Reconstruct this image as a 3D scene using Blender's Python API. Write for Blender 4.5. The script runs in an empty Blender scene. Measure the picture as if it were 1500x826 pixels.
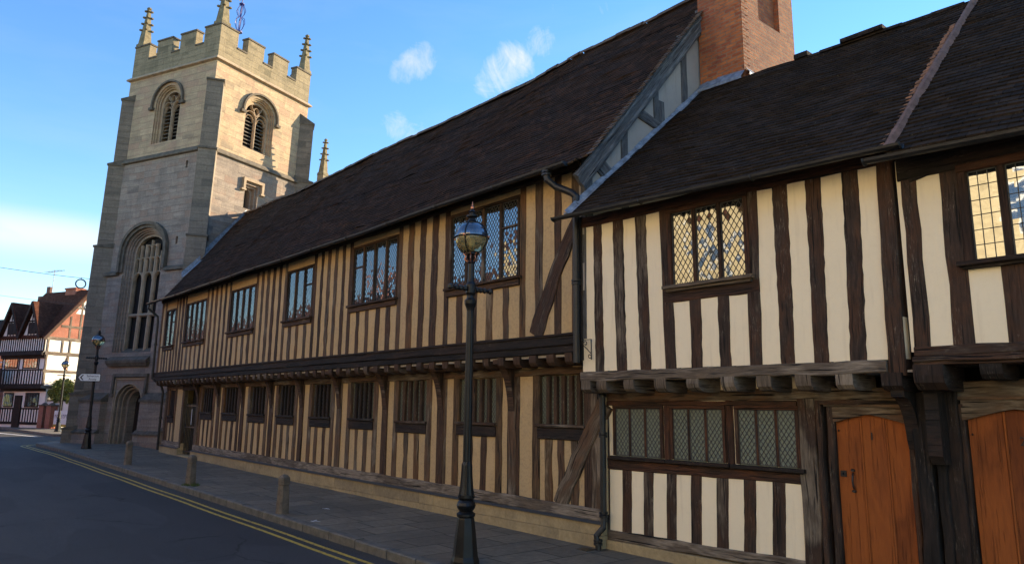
import bpy, math, random
from mathutils import Vector, Matrix
R = math.radians
rnd = random.Random(7)
scene = bpy.context.scene
COL = scene.collection

# ------------------------------------------------------------------ node helper
class NT:
    def __init__(s, tree): s.t = tree
    def n(s, kind, props=None, **ins):
        nd = s.t.nodes.new(kind)
        for k, v in (props or {}).items(): setattr(nd, k, v)
        for k, v in ins.items():
            key = int(k[1:]) if k[0] == '_' else k.replace('__', ' ')
            if v is None: continue
            if isinstance(v, bpy.types.NodeSocket): s.t.links.new(v, nd.inputs[key])
            else: nd.inputs[key].default_value = v
        return nd
    def math(s, op, a, b=None, c=None, clamp=False):
        nd = s.n('ShaderNodeMath', {'operation': op, 'use_clamp': clamp}, _0=a, _1=b, _2=c); return nd.outputs[0]
    def vmath(s, op, a, b=None):
        nd = s.n('ShaderNodeVectorMath', {'operation': op}, _0=a, _1=b); return nd.outputs[0]
    def mix(s, f, a, b, mode='MIX'):
        nd = s.n('ShaderNodeMix', {'data_type': 'RGBA', 'blend_type': mode}, _0=f, _6=a, _7=b); return nd.outputs[2]
    def ramp(s, fac, stops, interp='LINEAR'):
        nd = s.t.nodes.new('ShaderNodeValToRGB'); cr = nd.color_ramp; cr.interpolation = interp
        while len(cr.elements) < len(stops): cr.elements.new(0.5)
        for e, (p, c) in zip(cr.elements, stops):
            e.position = p; e.color = (c, c, c, 1) if isinstance(c, (int, float)) else (*c, 1)
        s.t.links.new(fac, nd.inputs[0]); return nd.outputs[0]
    def noise(s, vec, scale, detail=4, rough=.55, dist=0):
        nd = s.n('ShaderNodeTexNoise', None, Vector=vec, Scale=scale, Detail=detail, Roughness=rough, Distortion=dist); return nd.outputs[0]
    def mapping(s, vec, scale=(1, 1, 1), rot=(0, 0, 0)):
        return s.n('ShaderNodeMapping', None, Vector=vec, Scale=scale, Rotation=rot).outputs[0]

def new_mat(name):
    m = bpy.data.materials.new(name); m.use_nodes = True
    t = m.node_tree; t.nodes.clear(); nt = NT(t)
    out = t.nodes.new('ShaderNodeOutputMaterial')
    bs = t.nodes.new('ShaderNodeBsdfPrincipled')
    t.links.new(bs.outputs[0], out.inputs[0])
    return m, nt, bs, out
def setin(nt, bs, **kw):
    for k, v in kw.items():
        k = k.replace('__', ' ')
        if isinstance(v, bpy.types.NodeSocket): nt.t.links.new(v, bs.inputs[k])
        else: bs.inputs[k].default_value = v
def bump(nt, h, dist=.01, strength=1.0):
    return nt.n('ShaderNodeBump', None, Height=h, Distance=dist, Strength=strength).outputs[0]
def c4(c): return (*c, 1)

def wood_mat(name, dark=(.022, .012, .008), mid=(.055, .028, .017), red=(.11, .032, .012), grey=(.15, .115, .085), bias=0.0, fleck=.5, crk=1.0, gr=1.0):
    m, nt, bs, o = new_mat(name)
    uv = nt.n('ShaderNodeTexCoord').outputs['UV']
    tone = nt.n('ShaderNodeAttribute', {'attribute_name': 'tone'}).outputs['Fac']
    big = nt.noise(nt.mapping(uv, (1.6, .55, 1)), 1.7, 3, .6, .4)
    grain = nt.noise(nt.mapping(uv, (30, 3.2, 1)), 1.0, 6, .7, .25)
    fine = nt.noise(nt.mapping(uv, (95, 9, 1)), 1.0, 4, .7, .2)
    f = nt.math('ADD', nt.math('ADD', big, tone), nt.math('MULTIPLY', nt.math('SUBTRACT', grain, .5), .25))
    f = nt.math('ADD', f, bias, clamp=True)
    col = nt.ramp(f, [(.22, dark), (.42, mid), (.55, red), (.66, mid), (.82, grey)])
    gm = nt.ramp(grain, [(.3, 1 - .55 * gr), (.55, 1.0), (.8, 1 + .5 * gr)])
    col = nt.mix(1.0, col, gm, 'MULTIPLY')
    fl = nt.math('MULTIPLY', nt.ramp(fine, [(.56, 0.0), (.7, 1.0)]), nt.ramp(nt.noise(nt.mapping(uv, (3, 1.0, 1)), 2.2, 3), [(.5, 0.0), (.66, 1.0)]))
    col = nt.mix(nt.math('MULTIPLY', fl, fleck), col, c4((.34, .29, .23)))
    crack = nt.ramp(nt.noise(nt.mapping(uv, (26, .8, 1)), 1.3, 2, .5, .6), [(.33, 0.0), (.39, 1.0)])
    col = nt.mix(nt.math('MULTIPLY', nt.math('SUBTRACT', 1.0, crack), crk), col, c4((.008, .006, .005)))
    h = nt.math('ADD', nt.math('MULTIPLY', grain, .6), nt.math('ADD', nt.math('MULTIPLY', fine, .3), crack))
    setin(nt, bs, Base__Color=col, Roughness=.8, Normal=bump(nt, h, .012))
    bs.inputs['Specular IOR Level'].default_value = .3
    return m

def plaster_mat(name, base, var, stain, bumpd=.004, mott=0.0):
    m, nt, bs, o = new_mat(name)
    ob = nt.n('ShaderNodeTexCoord').outputs['Object']
    a = nt.noise(ob, .9, 4, .6); b = nt.noise(ob, 7, 5, .65); c = nt.noise(nt.mapping(ob, (5, 5, .5)), 2.4, 4, .6)
    fine = nt.noise(ob, 90, 4, .7)
    col = nt.mix(nt.ramp(a, [(.35, 0.0), (.7, 1.0)]), c4(base), c4(var))
    col = nt.mix(nt.ramp(c, [(.55, 0.0), (.8, .5)]), col, c4(stain))
    col = nt.mix(nt.ramp(b, [(.55, 0.0), (.85, .25)]), col, c4(stain))
    sp = nt.noise(ob, 22, 5, .7); col = nt.mix(nt.math('MULTIPLY', nt.ramp(sp, [(.48, 0.0), (.66, 1.0)]), mott), col, c4(stain))
    pt = nt.noise(nt.mapping(ob, (1.5, 1.5, .9)), 1.3, 3, .5); col = nt.mix(nt.math('MULTIPLY', nt.ramp(pt, [(.56, 0.0), (.62, 1.0)]), mott * .7), col, c4((base[0] * 1.12, base[1] * 1.16, base[2] * 1.3)))
    h = nt.math('ADD', nt.math('MULTIPLY', b, 1.6), nt.math('MULTIPLY', fine, .35))
    setin(nt, bs, Base__Color=col, Roughness=.9, Normal=bump(nt, h, bumpd))
    bs.inputs['Specular IOR Level'].default_value = .25
    return m

def stone_mat(name, c1, c2, mortar, stain, bw=.75, bh=.32, red=None, stainamt=.6, streak=7):
    m, nt, bs, o = new_mat(name)
    tc = nt.n('ShaderNodeTexCoord'); uv = tc.outputs['UV']; ob = tc.outputs['Object']
    wob = nt.vmath('ADD', uv, nt.vmath('MULTIPLY', nt.n('ShaderNodeTexNoise', None, Vector=ob, Scale=.8).outputs[1], (.05, .03, 0)))
    br = nt.n('ShaderNodeTexBrick', {'offset': .47, 'squash': .7, 'squash_frequency': 3}, Vector=wob, Color1=c4(c1), Color2=c4(c2), Mortar=c4(mortar), Scale=1.0, Mortar__Size=.005, Mortar__Smooth=.4, Bias=0.0, Brick__Width=bw, Row__Height=bh)
    stk = nt.noise(nt.mapping(ob, (.5, .5, streak)), 1.6, 5, .6)
    col = nt.mix(1.0, br.outputs[0], nt.ramp(stk, [(.3, .82), (.7, 1.15)]), 'MULTIPLY')
    # per-block tint
    br2 = nt.n('ShaderNodeTexBrick', {'offset': .47, 'squash': .7, 'squash_frequency': 3}, Vector=wob, Color1=(0, 0, 0, 1), Color2=(1, 1, 1, 1), Mortar=(.5, .5, .5, 1), Scale=1.0, Mortar__Size=0.0, Brick__Width=bw, Row__Height=bh, Bias=0.0)
    blk = nt.noise(nt.vmath('ADD', nt.vmath('MULTIPLY', ob, (.35, .35, 1.3)), nt.vmath('MULTIPLY', br2.outputs[0], (7, 3, 5))), 1.1, 2)
    if red: col = nt.mix(nt.ramp(blk, [(.5, 0.0), (.62, .8)]), col, c4(red))
    col = nt.mix(nt.ramp(blk, [(.3, .7), (.45, 0.0)]), col, c4(stain))
    dirt = nt.noise(nt.mapping(ob, (1.3, 1.3, .35)), 1.2, 6, .68)
    col = nt.mix(nt.math('MULTIPLY', nt.ramp(dirt, [(.45, 0.0), (.75, 1.0)]), stainamt), col, c4(stain))
    f = nt.noise(ob, 14, 6, .7)
    col = nt.mix(1.0, col, nt.ramp(f, [(.3, .78), (.7, 1.15)]), 'MULTIPLY')
    h = nt.math('ADD', nt.math('MULTIPLY', f, .5), nt.math('MULTIPLY', br.outputs[1], -1.0))
    setin(nt, bs, Base__Color=col, Roughness=.9, Normal=bump(nt, h, .012))
    bs.inputs['Specular IOR Level'].default_value = .25
    return m

def brick_mat(name, c1, c2, mortar, dark, bw=.225, bh=.075, ms=.011):
    m, nt, bs, o = new_mat(name)
    tc = nt.n('ShaderNodeTexCoord'); uv = tc.outputs['UV']; ob = tc.outputs['Object']
    wob = nt.vmath('ADD', uv, nt.vmath('MULTIPLY', nt.n('ShaderNodeTexNoise', None, Vector=ob, Scale=5.0).outputs[1], (.012, .012, 0)))
    br = nt.n('ShaderNodeTexBrick', {'offset': .5}, Vector=wob, Color1=c4(c1), Color2=c4(c2), Mortar=c4(mortar), Scale=1.0, Mortar__Size=ms, Mortar__Smooth=.15, Bias=-.1, Brick__Width=bw, Row__Height=bh)
    d = nt.noise(ob, 1.6, 5, .65); d2 = nt.noise(nt.mapping(ob, (6, 6, 14)), 1.5, 3)
    col = nt.mix(nt.ramp(d, [(.45, 0.0), (.72, .7)]), br.outputs[0], c4(dark))
    col = nt.mix(nt.ramp(d2, [(.55, 0.0), (.7, .55)]), col, c4(dark))
    h = nt.math('ADD', nt.math('MULTIPLY', br.outputs[1], -1.0), nt.math('MULTIPLY', nt.noise(ob, 40, 4), .5))
    setin(nt, bs, Base__Color=col, Roughness=.88, Normal=bump(nt, h, .014))
    return m

def tile_mat(name, c1, c2, c3, tw=.17, th=.105, moss=.5):
    m, nt, bs, o = new_mat(name)
    tc = nt.n('ShaderNodeTexCoord'); uv = tc.outputs['UV']; ob = tc.outputs['Object']
    br = nt.n('ShaderNodeTexBrick', {'offset': .5}, Vector=uv, Color1=c4(c1), Color2=c4(c2), Mortar=(.006, .005, .004, 1), Scale=1.0, Mortar__Size=.006, Mortar__Smooth=.2, Bias=-.1, Brick__Width=tw, Row__Height=th)
    br2 = nt.n('ShaderNodeTexBrick', {'offset': .5}, Vector=uv, Color1=(0, 0, 0, 1), Color2=(1, 1, 1, 1), Mortar=(0, 0, 0, 1), Scale=1.0, Mortar__Size=0.0, Bias=-.35, Brick__Width=tw, Row__Height=th)
    big = nt.noise(ob, .7, 5, .65, .5)
    col = nt.mix(nt.math('MULTIPLY', br2.outputs[0], nt.ramp(big, [(.35, .25), (.6, 1.0)])), br.outputs[0], c4(c3))
    col = nt.mix(nt.ramp(nt.noise(ob, 3.2, 6, .7), [(.5, 0.0), (.75, .6)]), col, c4((c1[0] * .45, c1[1] * .45, c1[2] * .45)))
    ms = nt.math('MULTIPLY', nt.ramp(nt.noise(ob, 11, 5, .75), [(.6, 0.0), (.68, 1.0)]), nt.ramp(nt.noise(ob, .9, 3), [(.42, 0.0), (.7, 1.0)]))
    col = nt.mix(nt.math('MULTIPLY', ms, moss), col, c4((.065, .065, .03)))
    li = nt.ramp(nt.noise(ob, 26, 3, .7), [(.64, 0.0), (.69, 1.0)])
    col = nt.mix(nt.math('MULTIPLY', li, .55), col, c4((.16, .15, .12)))
    h = nt.math('ADD', nt.math('MULTIPLY', br.outputs[1], -.8), nt.math('ADD', nt.math('MULTIPLY', br2.outputs[0], .8), nt.noise(ob, 30, 4)))
    setin(nt, bs, Base__Color=col, Roughness=.95, Normal=bump(nt, h, .014))
    bs.inputs['Specular IOR Level'].default_value = .08
    return m

def simple_mat(name, col, rough=.6, metal=0, spec=.5, var=.25, scale=6, bd=.002, coat=0):
    m, nt, bs, o = new_mat(name)
    ob = nt.n('ShaderNodeTexCoord').outputs['Object']
    a = nt.noise(ob, scale, 5, .65)
    c = nt.mix(1.0, c4(col), nt.ramp(a, [(.3, 1 - var), (.7, 1 + var)]), 'MULTIPLY')
    setin(nt, bs, Base__Color=c, Roughness=rough, Metallic=metal, Normal=bump(nt, nt.noise(ob, scale * 6, 4), bd))
    bs.inputs['Specular IOR Level'].default_value = spec
    bs.inputs['Coat Weight'].default_value = coat
    return m

def glass_mat(name, w, h, amt, diamond=True, base=(.012, .014, .016), metal=.35, refl=(.85, .9, .95)):
    m, nt, bs, o = new_mat(name)
    tc = nt.n('ShaderNodeTexCoord'); uv = tc.outputs['UV']
    sx = nt.n('ShaderNodeSeparateXYZ', None, Vector=uv)
    u = nt.math('DIVIDE', sx.outputs[0], w); v = nt.math('DIVIDE', sx.outputs[1], h)
    if diamond:
        a = nt.math('FLOOR', nt.math('ADD', u, v)); b = nt.math('FLOOR', nt.math('SUBTRACT', u, v))
    else:
        a = nt.math('FLOOR', u); b = nt.math('FLOOR', v)
    cell = nt.n('ShaderNodeCombineXYZ', None, X=a, Y=b).outputs[0]
    wn = nt.n('ShaderNodeTexWhiteNoise', {'noise_dimensions': '3D'}, Vector=cell).outputs['Color']
    off = nt.vmath('MULTIPLY', nt.vmath('SUBTRACT', wn, (.5, .5, .5)), (amt, amt, amt))
    wav = nt.vmath('MULTIPLY', nt.vmath('SUBTRACT', nt.n('ShaderNodeTexNoise', None, Vector=uv, Scale=9.0, Detail=2.0).outputs[1], (.5, .5, .5)), (amt * .9, amt * .9, amt * .9))
    nrm = nt.n('ShaderNodeNewGeometry').outputs['Normal']
    nn = nt.vmath('NORMALIZE', nt.vmath('ADD', nrm, nt.vmath('ADD', off, wav)))
    t = m.node_tree
    gl = nt.n('ShaderNodeBsdfGlossy', None, Color=c4(refl), Roughness=.03, Normal=nn)
    setin(nt, bs, Base__Color=c4(base), Roughness=.08, Normal=nn)
    lw = nt.n('ShaderNodeLayerWeight', None, Blend=.35, Normal=nn).outputs[0]
    fac = nt.math('ADD', nt.math('MULTIPLY', lw, .75), metal, clamp=True)
    mx = nt.n('ShaderNodeMixShader', None, _0=fac, _1=bs.outputs[0], _2=gl.outputs[0])
    t.links.new(mx.outputs[0], o.inputs[0])
    return m

M = {}
M['wood'] = wood_mat('school_oak', dark=(.026, .015, .010), mid=(.062, .036, .022), red=(.085, .044, .024), grey=(.20, .16, .12), bias=-.01, fleck=.8)
M['wood_mid'] = wood_mat('school_oak_dusty', dark=(.045, .032, .022), mid=(.10, .072, .048), red=(.12, .065, .036), grey=(.23, .18, .13), bias=.03, fleck=.8)
M['wood_gold'] = wood_mat('school_oak_golden', dark=(.045, .026, .014), mid=(.12, .072, .036), red=(.15, .07, .028), grey=(.26, .19, .115), bias=.0, fleck=.6)
M['wood_pale'] = wood_mat('school_oak_weathered', dark=(.05, .035, .024), mid=(.12, .085, .055), red=(.14, .075, .04), grey=(.24, .19, .14), bias=.03)
M['wood2'] = wood_mat('almshouse_oak', dark=(.022, .014, .010), mid=(.052, .033, .024), red=(.075, .036, .020), grey=(.17, .135, .10), bias=.0, fleck=.9)
M['wood_grey'] = wood_mat('weathered_grey_beam', dark=(.055, .04, .03), mid=(.13, .10, .075), red=(.16, .12, .085), grey=(.27, .22, .17), bias=.05)
M['wood_black'] = wood_mat('black_oak', dark=(.010, .008, .007), mid=(.022, .016, .013), red=(.035, .02, .014), grey=(.07, .06, .05), bias=-.03, fleck=.5)
M['wood_red'] = wood_mat('red_brown_window_oak', dark=(.024, .013, .009), mid=(.052, .026, .016), red=(.085, .034, .017), grey=(.10, .065, .045), bias=-.03, fleck=.15)
M['wood_blue'] = wood_mat('bluish_bargeboard', dark=(.055, .053, .052), mid=(.10, .098, .098), red=(.12, .115, .11), grey=(.18, .175, .17), bias=0, fleck=.3)
M['door'] = wood_mat('orange_door_oak', dark=(.15, .040, .010), mid=(.27, .074, .016), red=(.32, .09, .018), grey=(.34, .11, .028), bias=.0, fleck=0, crk=.05, gr=.25)
M['plaster_tan'] = plaster_mat('tan_plaster', (.56, .385, .19), (.50, .36, .20), (.30, .21, .12), .008, .45)
M['plaster_cream'] = plaster_mat('cream_plaster', (.93, .80, .58), (.90, .77, .55), (.70, .58, .41), .004, .08)
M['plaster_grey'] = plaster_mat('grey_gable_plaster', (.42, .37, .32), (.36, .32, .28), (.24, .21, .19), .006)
M['plaster_white'] = plaster_mat('white_plaster', (.82, .78, .70), (.80, .76, .68), (.6, .56, .5), .003)
M['tower_w'] = stone_mat('tower_stone', (.49, .37, .235), (.43, .325, .205), (.36, .275, .18), (.23, .18, .13), red=(.40, .265, .18), stainamt=.55)
M['tower_low'] = stone_mat('tower_stone_lower', (.33, .27, .215), (.265, .22, .18), (.24, .20, .165), (.15, .125, .11), red=(.29, .20, .15), stainamt=.65)
M['tower_s'] = stone_mat('tower_stone_buttress', (.25, .205, .155), (.21, .17, .13), (.18, .15, .12), (.115, .10, .08), stainamt=.5)
M['tower_p'] = stone_mat('parapet_stone', (.30, .245, .155), (.255, .21, .135), (.17, .15, .10), (.12, .105, .065), stainamt=.6, bw=.6)
M['tower_trim'] = simple_mat('moulded_stone', (.36, .275, .19), .9, var=.25, scale=3, bd=.01, spec=.2)
M['tower_dark'] = simple_mat('dark_weathered_stone', (.13, .11, .085), .9, var=.35, scale=4, bd=.012, spec=.2)
M['plinth'] = stone_mat('plinth_stone', (.42, .32, .175), (.38, .29, .16), (.33, .25, .145), (.24, .19, .12), bw=1.3, bh=3.0, stainamt=.7, streak=.8)
M['tile'] = tile_mat('clay_tile_brown', (.037, .026, .020), (.052, .034, .025), (.11, .056, .034))
M['tile2'] = tile_mat('clay_tile_dark', (.028, .022, .018), (.038, .029, .023), (.062, .043, .031), tw=.18, th=.115, moss=.7)
M['tile_far'] = tile_mat('clay_tile_red', (.09, .035, .022), (.12, .05, .03), (.15, .06, .035), moss=.2)
M['ridge'] = simple_mat('ridge_tile', (.11, .075, .05), .9, var=.5, scale=3, bd=.01)
M['terracotta'] = simple_mat('old_terracotta', (.26, .13, .07), .9, var=.5, scale=6, bd=.01)
M['mortar'] = simple_mat('mortar_fillet', (.20, .115, .085), .95, var=.35, scale=9, bd=.015)
M['brick'] = brick_mat('chimney_brick', (.56, .165, .042), (.30, .065, .025), (.30, .165, .085), (.15, .045, .022), ms=.011)
M['brick_far'] = brick_mat('far_brick', (.42, .12, .06), (.33, .09, .05), (.36, .27, .2), (.22, .07, .04))
M['brick_dark'] = brick_mat('brown_brick', (.20, .08, .05), (.15, .06, .04), (.2, .16, .13), (.09, .04, .03))
M['lead'] = simple_mat('sheet_lead', (.24, .27, .31), .55, .2, var=.5, scale=9, bd=.012)
M['came'] = simple_mat('lead_came', (.06, .06, .058), .6, .1, var=.2, scale=20, bd=.001)
M['iron'] = simple_mat('black_gutter_iron', (.012, .012, .013), .45, var=.5, scale=8, bd=.004)
M['iron_lamp'] = simple_mat('black_lamp_iron', (.008, .0085, .010), .38, var=.4, scale=12, bd=.003, spec=.35)
M['blue_iron'] = simple_mat('blue_painted_iron', (.04, .05, .25), .5, var=.2, scale=8)
M['gold'] = simple_mat('gilt_metal', (.7, .6, .3), .3, .8, var=.2, scale=8)
M['copper'] = simple_mat('copper_boss', (.45, .2, .12), .35, .8, var=.2, scale=20)
M['dark'] = simple_mat('dark_interior', (.008, .007, .007), .9, var=.2)
M['white'] = simple_mat('white_paint', (.78, .78, .76), .5, var=.08, scale=8)
M['black'] = simple_mat('black_paint', (.012, .012, .014), .5, var=.1, scale=8)
M['navy'] = simple_mat('navy_lettering', (.02, .025, .06), .5, var=.1)
M['amber'] = simple_mat('orange_sign_paint', (.55, .22, .02), .5, var=.1)
M['bollard'] = simple_mat('bollard_stone', (.15, .12, .09), .9, var=.4, scale=7, bd=.012)
M['bulb'] = simple_mat('frosted_lamp', (.75, .65, .4), .4, var=.05)
M['green'] = simple_mat('grass_blade', (.07, .10, .02), .8, var=.4, scale=9)
M['opal'] = simple_mat('wreath_ring', (.12, .15, .2), .5, var=.2)
M['limestone'] = stone_mat('opposite_limestone', (.62, .52, .33), (.57, .47, .29), (.45, .37, .24), (.40, .33, .2), stainamt=.3)
M['glass_d'] = glass_mat('leaded_glass', .08, .115, .03, True, metal=.16)
M['glass_h'] = glass_mat('leaded_glass_house', .085, .13, .045, True, metal=.20, refl=(.92, .97, 1))
M['glass_r'] = glass_mat('square_leaded_glass', .104, .16, .02, False, metal=.33, refl=(.92, .97, 1))
M['glass_low'] = glass_mat('leaded_glass_lower', .067, .092, .12, True, base=(.20, .22, .16), metal=.03)
M['glass_t'] = glass_mat('church_glass', .15, .2, .08, True, base=(.012, .013, .013), metal=.0)
M['glass_x'] = glass_mat('plain_glass', .6, .6, .02, False, metal=.15)

# foliage
m, nt, bs, o = new_mat('hedge_leaves')
tn = nt.n('ShaderNodeAttribute', {'attribute_name': 'tone'}).outputs['Fac']
setin(nt, bs, Base__Color=nt.ramp(tn, [(0.0, (.07, .10, .015)), (.6, (.16, .19, .03)), (1.0, (.30, .28, .05))]), Roughness=.6)  # leaf greens brightened in place of sunlight the house blocks
M['leaf'] = m
# asphalt
m, nt, bs, o = new_mat('asphalt')
ob = nt.n('ShaderNodeTexCoord').outputs['Object']
a = nt.noise(ob, .35, 5, .6); b = nt.noise(ob, 60, 4, .7); c = nt.noise(nt.mapping(ob, (.12, 1.2, 1)), 1.0, 5, .6)
col = nt.mix(nt.ramp(a, [(.3, 0.0), (.7, 1.0)]), c4((.036, .037, .041)), c4((.052, .052, .055)))
col = nt.mix(nt.ramp(c, [(.45, 0.0), (.75, .5)]), col, c4((.07, .07, .072)))
col = nt.mix(1.0, col, nt.ramp(b, [(.3, .7), (.7, 1.3)]), 'MULTIPLY')
vor = nt.n('ShaderNodeTexVoronoi', None, Vector=ob, Scale=90.0)
col = nt.mix(nt.ramp(vor.outputs['Color'], [(.72, 0.0), (.9, .35)]), col, c4((.13, .13, .125)))
ptch = nt.ramp(nt.noise(nt.mapping(ob, (.25, .9, 1)), .8, 2, .4), [(.54, 0.0), (.55, .45)])
col = nt.mix(ptch, col, c4((.028, .028, .031)))
ck = nt.n('ShaderNodeTexVoronoi', {'feature': 'DISTANCE_TO_EDGE'}, Vector=nt.vmath('ADD', ob, nt.vmath('MULTIPLY', nt.n('ShaderNodeTexNoise', None, Vector=ob, Scale=1.6, Detail=5.0).outputs[1], (.9, .9, 0))), Scale=.33).outputs[0]
crk_ = nt.math('MULTIPLY', nt.ramp(ck, [(.004, 1.0), (.010, 0.0)]), nt.ramp(nt.noise(ob, .3, 2), [(.48, 0.0), (.56, .8)]))
col = nt.mix(crk_, col, c4((.012, .012, .013)))
gut = nt.n('ShaderNodeSeparateXYZ', None, Vector=ob).outputs[1]
gd = nt.n('ShaderNodeMapRange', {'interpolation_type': 'SMOOTHSTEP'}, Value=nt.math('ADD', gut, nt.math('MULTIPLY', nt.noise(ob, 4, 4), .25)), _1=-2.62, _2=-2.3, _3=0.0, _4=.6).outputs[0]
col = nt.mix(gd, col, c4((.06, .052, .040)))
setin(nt, bs, Base__Color=col, Roughness=.8, Normal=bump(nt, nt.math('ADD', b, nt.noise(ob, 180, 2)), .006))
bs.inputs['Specular IOR Level'].default_value = .35
M['asphalt'] = m
# flagstones
m, nt, bs, o = new_mat('flagstones')
tc = nt.n('ShaderNodeTexCoord'); ob = tc.outputs['Object']
wob = nt.vmath('ADD', ob, nt.vmath('MULTIPLY', nt.n('ShaderNodeTexNoise', None, Vector=ob, Scale=1.3).outputs[1], (.05, .05, 0)))
sw = nt.mapping(wob, (1, 1, 1), (0, 0, R(90)))
kw = dict(Vector=sw, Scale=1.0, Mortar__Smooth=.2, Brick__Width=.92, Row__Height=.62, Bias=0.0)
br = nt.n('ShaderNodeTexBrick', {'offset': .37, 'squash': 1.5, 'squash_frequency': 3}, Color1=(.20, .168, .12, 1), Color2=(.135, .115, .085, 1), Mortar=(.03, .028, .022, 1), Mortar__Size=.013, **kw)
f = nt.noise(ob, 9, 6, .7); g = nt.noise(ob, .8, 4, .6)
col = nt.mix(1.0, br.outputs[0], nt.ramp(f, [(.3, .7), (.7, 1.25)]), 'MULTIPLY')
col = nt.mix(nt.ramp(g, [(.42, 0.0), (.72, .65)]), col, c4((.085, .075, .058)))
col = nt.mix(nt.ramp(nt.noise(ob, 34, 2), [(.72, 0.0), (.76, .6)]), col, c4((.2, .19, .17)))
h = nt.math('ADD', nt.math('MULTIPLY', br.outputs[1], -1.2), nt.math('ADD', nt.math('MULTIPLY', f, .8), nt.math('MULTIPLY', br.outputs[0], 3.0)))
setin(nt, bs, Base__Color=col, Roughness=.75, Normal=bump(nt, h, .014))
M['flag'] = m
M['kerb'] = simple_mat('kerb_stone', (.13, .12, .10), .85, var=.4, scale=5, bd=.012)
m, nt, bs, o = new_mat('yellow_line_paint')
ob = nt.n('ShaderNodeTexCoord').outputs['Object']
w = nt.noise(ob, 14, 6, .75)
setin(nt, bs, Base__Color=nt.mix(nt.ramp(w, [(.50, 0.0), (.62, .85)]), c4((.55, .38, .05)), c4((.07, .065, .05))), Roughness=.7)
M['yellow'] = m
M['earth'] = simple_mat('ground_cover', (.07, .075, .04), .95, var=.3, scale=.5)
# lamp glass
m, nt, bs, o = new_mat('lantern_lower_glass')
setin(nt, bs, Base__Color=(.62, .55, .30, 1), Roughness=.06, IOR=1.2)
bs.inputs['Transmission Weight'].default_value = .75
bs.inputs['Coat Weight'].default_value = .6
M['lglass'] = m
M['lcap'] = simple_mat('lantern_reflector_hood', (.20, .21, .23), .14, .85, var=.35, scale=5, bd=.001)

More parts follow.
